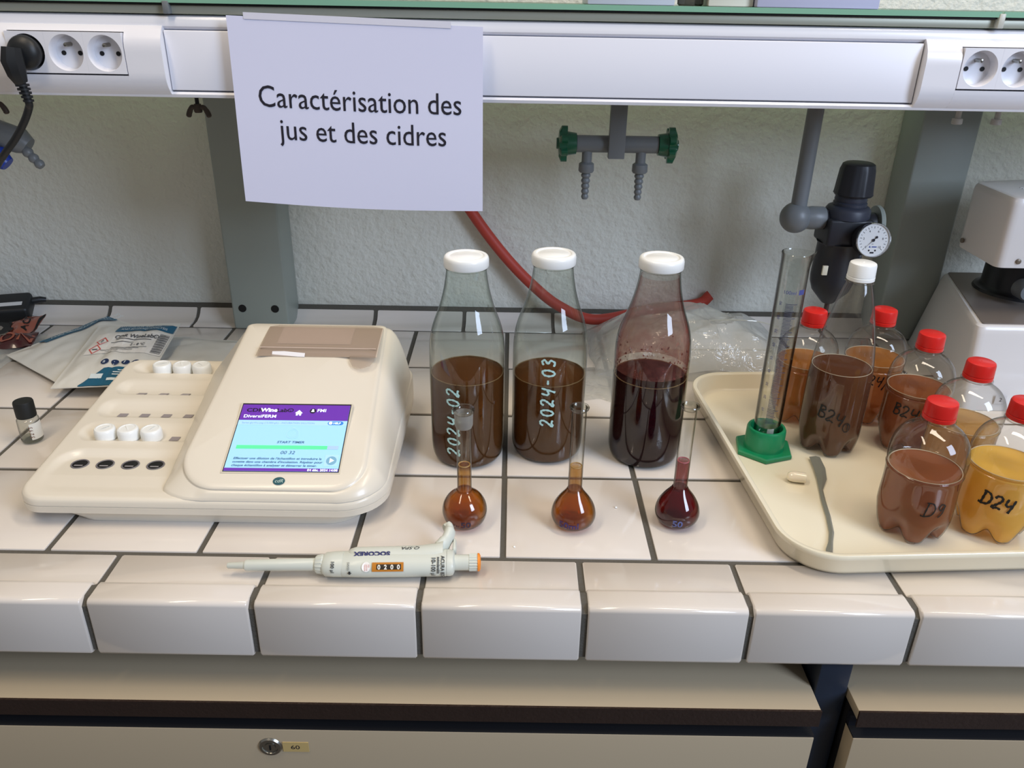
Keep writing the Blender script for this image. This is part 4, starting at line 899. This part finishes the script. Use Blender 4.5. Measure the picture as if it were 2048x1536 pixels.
decal('dark_border',[rect2(.93,0,1.0,1,1,8),rect2(.0,.0,.08,1,1,8)],fa,M_dark,wr,.0012,True)
o,fb=ws('maroon_panel',[(-.805,.483,.010),(-.752,.500,.010),(-.762,.545,.016),(-.812,.525,.018)],3,M_dbr)
decal('lettering',[([(.1+a*.9,.25+b) for a,b in text2d('ON',.62,'LEFT',0,.01)[0]],text2d('ON',.62,'LEFT',0,.01)[1])],fb,M_brn,wr,.0015,True)
cb=thing('clear_bag','crumpled clear bag with bold black lettering at the left edge','plastic bag',(-.90,.49,0))
def crumple(name,x0,x1,y0,y1,h,par,m,seed,nx_=40,ny_=30,amp=.4,prof=None):
    V=[];F=[]
    for s_ in(1,0):
        for j in range(ny_+1):
            for i in range(nx_+1):
                a,b=i/nx_,j/ny_; e=math.sin(PI*a)**.45*math.sin(PI*b)**.45; k=1-abs(noise.noise(Vector((a*4+seed,b*3,seed)))*1.5+noise.noise(Vector((a*9,b*8+seed,seed)))*.6)*amp
                xw=x0+(x1-x0)*a+.012*noise.noise(Vector((b*3,seed,0))) ; yw=y0+(y1-y0)*b+.015*noise.noise(Vector((a*4,seed,2)))
                V.append((xw,yw,.0006+(h*e*max(k,.2)*(prof(a,b) if prof else 1) if s_ else 0)))
        o_=(1-s_)*(nx_+1)*(ny_+1)
        F+=[((o_+j*(nx_+1)+i,o_+j*(nx_+1)+i+1,o_+(j+1)*(nx_+1)+i+1,o_+(j+1)*(nx_+1)+i)[::1 if s_ else -1]) for j in range(ny_) for i in range(nx_)]
    return mk(name,V,F,m,par,world=True,ang=28)
crumple('film',-.99,-.765,.415,.575,.016,cb,M_bag,9.1)
decal('lettering',[([( -.875+a,.535-b*0+b) for a,b in text2d('O',.085,'LEFT',0,.004)[0]],text2d('O',.085,'LEFT',0,.004)[1]),rect2(-.90,.475,-.80,.490)],lambda a,b:(Vector((a,b-.02,.019+.0*a)),Vector((0,0,1))),M_dark,cb,.0006,True)
# power adapter
ad=thing('power_adapter','black power adapter brick with white strip label leaning at the wall','adapter',(-.815,.617,.004),math.radians(17))
RX=Matrix.Rotation(math.radians(18),4,'X')
def tilt(o):
    for v in o.data.vertices: v.co=RX@v.co
    return o
tilt(box('case',(-.130,0,0,.052,0,.029),M_black,ad,.007,4))
tilt(decal('rating_label',[rect2(-.12,.012,-.010,.022,1,1)],plane_fn((0,0,.029),(1,0,0),(0,1,0)),mat('label_silver',(206,206,206),.5),ad,.0004))
tilt(mk('strain_relief',*tube([(-.002,.040,.016),(.012,.042,.016),(.020,.043,.014)],[.006,.0055,.004],14),M_black,ad))
# =====================================================================  CLEAR BAG (right)
bg=thing('plastic_bag','large clear plastic bag of supplies lying behind the red juice bottle','plastic bag',(.29,.54,0))
def bprof(a,b): return 1.0
crumple('film',.135,.440,.438,.624,.088,bg,M_bag,4.4,60,44,.28)
crumple('white_contents',.17,.430,.462,.616,.074,bg,mat('translucent_bag_content',(222,219,210),.55),6.6,30,24,.35)
mk('fold_ridge',*tube(bez([(.24,.500,.066),(.29,.492,.074),(.33,.490,.078),(.38,.489,.077),(.42,.50,.064)],6),.0009,6),clear('bag_fold',(235,235,230),(220,220,215),gloss=3,rough=.1,haze=.5,hazecol=(240,238,225)),bg,world=True)  # pale glossy tubes that draw the highlights along the bag's folds
mk('fold_ridge',*tube(bez([(.225,.462,.038),(.28,.456,.042),(.33,.454,.043),(.40,.456,.044)],6),.0009,6),MATS['bag_fold'],bg,world=True)
crumple('film_corner',.095,.20,.36,.47,.006,bg,M_bag,7.7,20,16,.5)
# =====================================================================  TRAY
TA=math.radians(3.4); ty=thing('plastic_tray','shallow cream tray with raised rim holding small bottles','tray',(.2845,-.0290,.0004),TA)
W_,D_,H_=.322,.432,.0285
def tring(ins,z,rad): return [(x,y,z) for x,y,a,b in rrect(ins,W_-ins,ins,D_-ins,max(rad-ins,.008),12)]
rings=[tring(.011,0,.060),tring(.008,.0012,.060),tring(.0055,.006,.058),tring(.0012,H_-.0065,.055),tring(.0,H_-.005,.055),tring(0,H_-.001,.055),tring(.0008,H_,.055),tring(.0050,H_,.055),tring(.0062,H_-.001,.055),tring(.0068,H_-.003,.055),tring(.0120,.0085,.060),tring(.0145,.0052,.060),tring(.0185,.0042,.062)]
b_=rings[-1]; 
for k in(.8,.5,.2): rings.append([(W_/2+(x-W_/2)*k,D_/2+(y-D_/2)*k,.0042) for x,y,z in b_])
mk('tray_shell',*ring_loft(rings,True,True),M_tray,ty,ang=50)
TZ=.0050
# measuring cylinder
mc=thing('measuring_cylinder','glass measuring cylinder with green hexagonal foot standing in the tray','measuring cylinder',(.3275,.2220,TZ))
hx=[]
for sc_,z in((.0365,0),(.0375,.001),(.0375,.0045),(.0360,.0062)): hx.append([(sc_*math.cos(PI/3*i+.35),sc_*math.sin(PI/3*i+.35),z) for i in range(6)])
ft=fixn(mk('hexagonal_foot',*ring_loft(hx,True,True),M_greenb,mc,ang=20))
lathe_o('foot_collar',[(.0250,.006),(.0243,.010),(.0240,.031),(.0228,.0335),(.0200,.0338),(.0188,.032),(.0186,.022),(.0001,.021)],M_greenb,mc,48,capb=False,capt=False)
V,F=lathe([(.0155,.022),(.0160,.023),(.0163,.05),(.0163,.240),(.0163,.250),(.0168,.2565),(.0172,.2575),(.0166,.2585),(.0158,.2560),(.0153,.24),(.0153,.024),(.0001,.0235)],64)
V2=[]
for x,y,z in V:
    t=max(0,(z-.238)/.02); a=math.atan2(y,x); k=max(0,math.cos(a-.1))**24*t; rr=math.hypot(x,y); V2.append((x*(1+.38*k),y*(1+.1*k),z+.0008*k))
mk('glass_tube',V2,F,M_flask,mc,ang=50)
cf=cyl_fn(0,0,.0163,-PI/2,0)
ticks=[]
for i in range(91):
    z=.046+i*.00172; L=.013 if i%10==0 else(.0105 if i%5==0 else .0088); ticks.append(rect2(-.0085,z,-.0085+L,z+.0007,5,1))
decal('scale_ticks',ticks,cf,mat('scale_grey_print',(66,68,92),.6),mc,.0004)
nums=[]
for i in range(1,10):
    V,F=text2d(str(i*10),.0058,'CENTER'); nums.append(([( -.0128-b*.8,.046+i*.0172+a*.0+(a)*.85) for a,b in V],F))
decal('scale_numerals',nums,cf,mat('scale_blue_print',(70,76,140),.6),mc,.0004)
decal('capacity_mark',[move2(text2d('100ml',.0060),-.0135,.2130),rect2(.0042,.2125,.0115,.2185,3,1)],cf,MATS['scale_blue_print'],mc,.0004)
decal('paper_inside',[rect2(-.003,.024,.006,.036,3,1)],cyl_fn(0,0,.0120,-PI/2,0),mat('slip_white',(226,220,214),.6),mc,0)
# PET bottles
def pet_prof(big):
    if not big: return [(.0315,.002),(.0345,.010),(.0362,.018),(.0372,.026),(.0374,.040),(.0368,.060),(.0372,.0735),(.0380,.078),(.0366,.0795),(.0378,.0815),(.0385,.090),(.0380,.099),(.0362,.108),(.0330,.1155),(.0280,.122),(.0220,.1265),(.0160,.1300),(.0132,.1320),(.0128,.1345)]
    return [(.0330,.002),(.0355,.012),(.0368,.022),(.0372,.030),(.0374,.060),(.0372,.095),(.0366,.110),(.0350,.126),(.0325,.143),(.0292,.160),(.0255,.177),(.0218,.193),(.0182,.207),(.0152,.2165),(.0138,.220),(.0128,.222)]
def lobed(prof,n=90,bottom=True,level=None,ins=0):
    V=[];rows=[]
    pts=[(.0001,.0125)] if bottom else []
    if bottom: pts+=[(.010,.0095),(.018,.005),(.0245,.0022)]
    pts+=prof
    if level is not None:
        pts=[(a,z) for a,z in pts if z<level-.001]; rl=prof_r(prof,level); pts+=[(rl,level),(rl-.0015,level-.0008),(.0001,level-.0009)]
    for kk,(rr,z) in enumerate(pts):
        for i in range(n):
            a=2*PI*i/n; lb=.5-.5*math.cos(5*a); w_=max(0,1-z/.030) if z<.030 else 0; valley=(1-lb)**2.0
            q=rr*(1-.20*valley*w_*(1 if rr>.012 else 0)); zz=z+(.011*valley*w_ if rr>.012 else 0)
            if level is not None and kk>=len(pts)-3: q,zz=rr,z
            V.append(((q-ins if q>ins*2 else q)*math.cos(a),(q-ins if q>ins*2 else q)*math.sin(a),zz+(.0010 if ins and z<.015 else 0)))
    F=[(k*n+i,k*n+(i+1)%n,(k+1)*n+(i+1)%n,(k+1)*n+i) for k in range(len(pts)-1) for i in range(n)]
    return V,F
def knurl_cap(z0,h,rr,m,par,name='screw_cap'):
    n=72; pr=[(rr-.0004,z0),(rr+.0003,z0+.0006),(rr+.0003,z0+.0042),(rr-.0006,z0+.0046),(rr-.0006,z0+.0052),('k',z0+.0056),('k2',z0+h-.003),(rr-.0010,z0+h-.001),(rr-.0028,z0+h),(.0012,z0+h+.0001),(.0008,z0+h+.0004),(.0001,z0+h+.0005)]
    V=[]
    for q_,z in pr:
        for i in range(n):
            a=2*PI*i/n; q=q_ if not isinstance(q_,str) else (rr if q_=='k' else rr-.0004)+.00014*math.cos(36*a); V.append((q*math.cos(a),q*math.sin(a),z))
    return mk(name,V,[(k*n+i,k*n+(i+1)%n,(k+1)*n+(i+1)%n,(k+1)*n+i) for k in range(len(pr)-1) for i in range(n)]+[tuple(range(n))[::-1]],m,par,ang=35)
def pet(x,y,big,level,jm,label,rz,txt=None,capm=M_red,sed=None):
    t=thing('plastic_bottle',label,'bottle',(x,y,TZ),rz,None if big else 'small red-capped plastic bottles in the tray')
    pr=smoothprof(pet_prof(big),3); mk('clear_body',*lobed(pr),M_pet,t,ang=70)
    mk('juice',*lobed(pr,level=level,ins=.0010),jm,t,ang=60)
    mk('waterline',*ring_torus(prof_r(pr,level)-.0016,level-.0002,.0005,72,6),mat('pale_waterline',(206,190,160),.5),t)
    z0=.222 if big else .1345
    lathe_o('neck_flange',[(.0128,z0-.0015),(.0168,z0-.0010),(.0168,z0+.0002),(.0128,z0+.0006)],M_pet,t,48,capb=False,capt=False)
    c=knurl_cap(z0+.001,.0205 if not big else .021,.0155,capm,t); c['label']='red screw cap' if capm is M_red else 'white screw cap'
    if txt:
        s,h,a0,zz,wd,sl=txt; rr=.0378
        def fn(a,b):
            z=zz+b-sl*a; q=prof_r(pr,z); th=a0-rz+a/rr; return Vector((q*math.cos(th),q*math.sin(th),z)),Vector((math.cos(th),math.sin(th),0))
        decal('handwriting',hand(s,h,wd),fn,M_mark,t,.0006)
    return t
J_b=juice('brown_cider',(172,104,62),(220,140,75),40,.72); J_br=juice('dark_brown_cider',(124,76,46),(190,112,56),50,.8); J_or=juice('orange_cider',(206,140,66),(232,165,80),28,.65); J_ye=juice('yellow_cider',(248,206,96),(250,215,120),12,.85); J_go=juice('golden_cider',(216,174,104),(238,195,120),18,.65)
pet(.4115,.2360,True,.1130,J_br,'tall plastic bottle with white cap marked B24 in the tray',.2,('B24',.0160,-PI/2-.86,.0570,.0017,.30),M_capw)
def circled():
    pass
pet(.3985,.3150,False,.0860,J_or,'red-capped bottle behind the measuring cylinder in the tray',.5,('A24',.012,-PI/2+.45,.052,.0015,0))
pet(.4925,.3230,False,.0880,J_or,'red-capped bottle marked A24 behind the tall white-capped bottle',.1,('A24/1',.0140,-PI/2-.76,.062,.0016,.02))
pet(.5150,.2400,False,.0840,J_b,'red-capped bottle marked B24 beside the laboratory mill',.3,('B24-',.0150,-PI/2-1.12,.056,.0018,.08))
pet(.5310,.1570,False,.0800,J_go,'unmarked red-capped bottle of golden brown cider by the mill',.6)
pet(.4395,.0570,False,.0790,J_b,'red-capped bottle of brown cider nearest the front tray rim',.05,('D9',.0165,-PI/2-.30,.041,.0015,.05))
pet(.5270,.0600,False,.0830,J_ye,'red-capped bottle of bright yellow cider cut by right edge',.35,('D24',.0150,-PI/2-1.0,.048,.0025,.10))
# circled 1 on the tall bottle
for o in list(bpy.data.objects):
    if o.name.startswith('plastic_bottle') and 'white cap marked B24' in o.get('label',''):
        pr=smoothprof(pet_prof(True),3)
        def fn(a,b):
            z=.0405+b; q=prof_r(pr,z); th=-PI/2+.02-.2+a/.0378; return Vector((q*math.cos(th),q*math.sin(th),z)),Vector((math.cos(th),math.sin(th),0))
        decal('circled_number',hand('o',.0125,.0012,0)+[move2(join(*hand('1',.0075,.0012,0)),.0028,.0024)],fn,M_mark,o,.0006)
# spatula, small plastic piece
sp=thing('lab_spatula','thin bent metal spatula lying in the tray under tall bottle','spatula',(.35,.09,TZ))
pts=[(.3855,.200,.0035,.0045),(.3830,.175,.0032,.0048),(.3775,.150,.0028,.0040),(.3690,.128,.0022,.0016),(.3640,.105,.0020,.0018),(.3590,.075,.0018,.0018),(.3520,.045,.0018,.0018),(.3450,.028,.0020,.0016),(.3390,.015,.0022,.0024),(.3365,.0085,.0022,.0024)]
V=[];
for x,y,z,w2 in pts:
    w2*=1.5; V+=[(x-w2,y,TZ+z),(x+w2*.2,y,TZ+z+.0012),(x+w2,y,TZ+z-.0004),(x,y,TZ+z-.0014)]
F=[(4*k+i,4*k+(i+1)%4,4*k+4+(i+1)%4,4*k+4+i) for k in range(len(pts)-1) for i in range(4)]+[(0,1,2,3),tuple(4*(len(pts)-1)+i for i in range(4))]
fixn(mk('blade',V,F,mat('worn_steel',(138,140,130),.35,metal=.3),sp,world=True,ang=20))
pc=thing('stirrer_piece','small pale translucent plastic capsule lying beside green foot','plastic capsule',(.346,.1470,TZ),math.radians(-12))
V,F=lathe([(.0002,-.0115),(.0040,-.0105),(.0058,-.008),(.0066,-.003),(.0064,.006),(.0060,.010)],24,(0,0,.0068),'X',False,True); mk('capsule_body',V,F,mat('translucent_ivory',(232,222,200),.2,coat=.5,sss=.3),pc)
# =====================================================================  MILL
ml=thing('laboratory_mill','pale grey bench mill with boxy head at the right edge','laboratory mill',(.78,.48,.0))
M_mill=mat('pale_grey_enamel',(206,204,204),.3,coat=.2)
def poly_loft(name,levels,m,par,rad=.014,ang=35):
    rings=[]
    for z,pts,ins in levels:
        out=[];n=len(pts)
        for i in range(n):
            p=Vector(pts[i]);a=Vector(pts[i-1]);b=Vector(pts[(i+1)%n]); da=(a-p).normalized();db=(b-p).normalized(); p0=p+da*rad;p1=p+db*rad
            for k in range(6):
                t=k/5; out.append(((1-t)**2*p0+2*t*(1-t)*p+t*t*p1))
        c=sum(out,Vector((0,0)))/len(out); rings.append([((q-c)*(1-ins/ .1)+c).to_tuple()+(z,) for q in out])
    return fixn(mk(name,*ring_loft(rings,True,True),m,par,ang=ang,world=True))
tp_=[(.6400,.3600),(.93,.3600),(.93,.605),(.7110,.605)]; bt=[(.6440,.3500),(.95,.3500),(.95,.607),(.680,.607)]
mix=lambda t:[(a[0]*(1-t)+b[0]*t,a[1]*(1-t)+b[1]*t) for a,b in zip(bt,tp_)]
poly_loft('lower_casing',[(.0006,bt,0),(.112,mix(.9),0),(.118,mix(.96),.0002),(.1225,mix(1),.001),(.1245,mix(1),.003)],M_mill,ml)
pl_=[(.6520,.3680),(.92,.3680),(.92,.598),(.716,.598)]
poly_loft('top_plate',[(.1240,pl_,0),(.1262,pl_,0)],mat('smoked_plate',(112,104,98),.3),ml,.004)
lathe_o('neck',[(.064,.1262),(.062,.130),(.056,.132),(.0535,.136),(.052,.205)],mat('black_neck',(28,28,30),.35),ml,56,(.782,.512,0),world=True)
lathe_o('side_knob',[(.012,0),(.014,.004),(.014,.022),(.010,.026)],M_greypp,ml,32,(.745,.430,.150),'Y',world=True)
hd=[(.6600,.3880),(.90,.3880),(.90,.560),(.6620,.4990)]
poly_loft('head',[(.1985,hd,.0006),(.2000,hd,0),(.282,hd,0),(.288,hd,.0008),(.2915,hd,.003),(.2925,hd,.006)],M_mill,ml,.012)
mk('vent_slots',*join(*[extrude_x([(y,.2925),(y+.002,.2925),(y+.002,.2932),(y,.2932)],.705,.88) for y in[.42+.006*i for i in range(7)]]),mat('vent_shade',(182,180,176),.4),ml,world=True)
for c_,ax in(((.6592,.4820,.2105),'X'),((.688,.3873,.2080),'Y')):
    s_=lathe_o('casing_screw',[(.0036,-.0012),(.0036,.0010),(.0024,.0018),(.0002,.0018)] if ax=='X' else [(.0036,.0010),(.0036,-.0010),(.0024,-.0018),(.0002,-.0018)],mat('screw_bronze',(110,100,88),.4,metal=.5),ml,20,c_,ax,world=True)
decal('number_sticker',[rect2(0,0,.016,.013)],plane_fn((.688,.3490,.012),(1,0,0),(0,0,1)),mat('sticker_grey',(196,194,196),.5),ml,.0004,True)
decal('number_lettering',[move2(text2d('2',.008),.006,.004)],plane_fn((.688,.3490,.012),(1,0,0),(0,0,1)),M_ink,ml,.0008,True)
# crumbs on the tiles
for (x,y,q,lb) in((.1265,.0940,.0016,'small white crumb on the tile between the middle and red flask'),(.0115,.0190,.0012,'tiny white crumb on the grout in front of flasks')):
    bm=bmesh.new(); bmesh.ops.create_icosphere(bm,subdivisions=2,radius=q)
    for v in bm.verts: v.co*=1+.5*noise.noise(v.co*900); v.co.z=max(v.co.z*.6,-q*.4)+q*.4
    o=bmk('crumb',bm,M_capw); o.location=(x,y,.0002); tag(o,lb,'crumb')
# window behind the camera (seen only as reflections): bars in front of the daylight
bpy.context.view_layer.update()
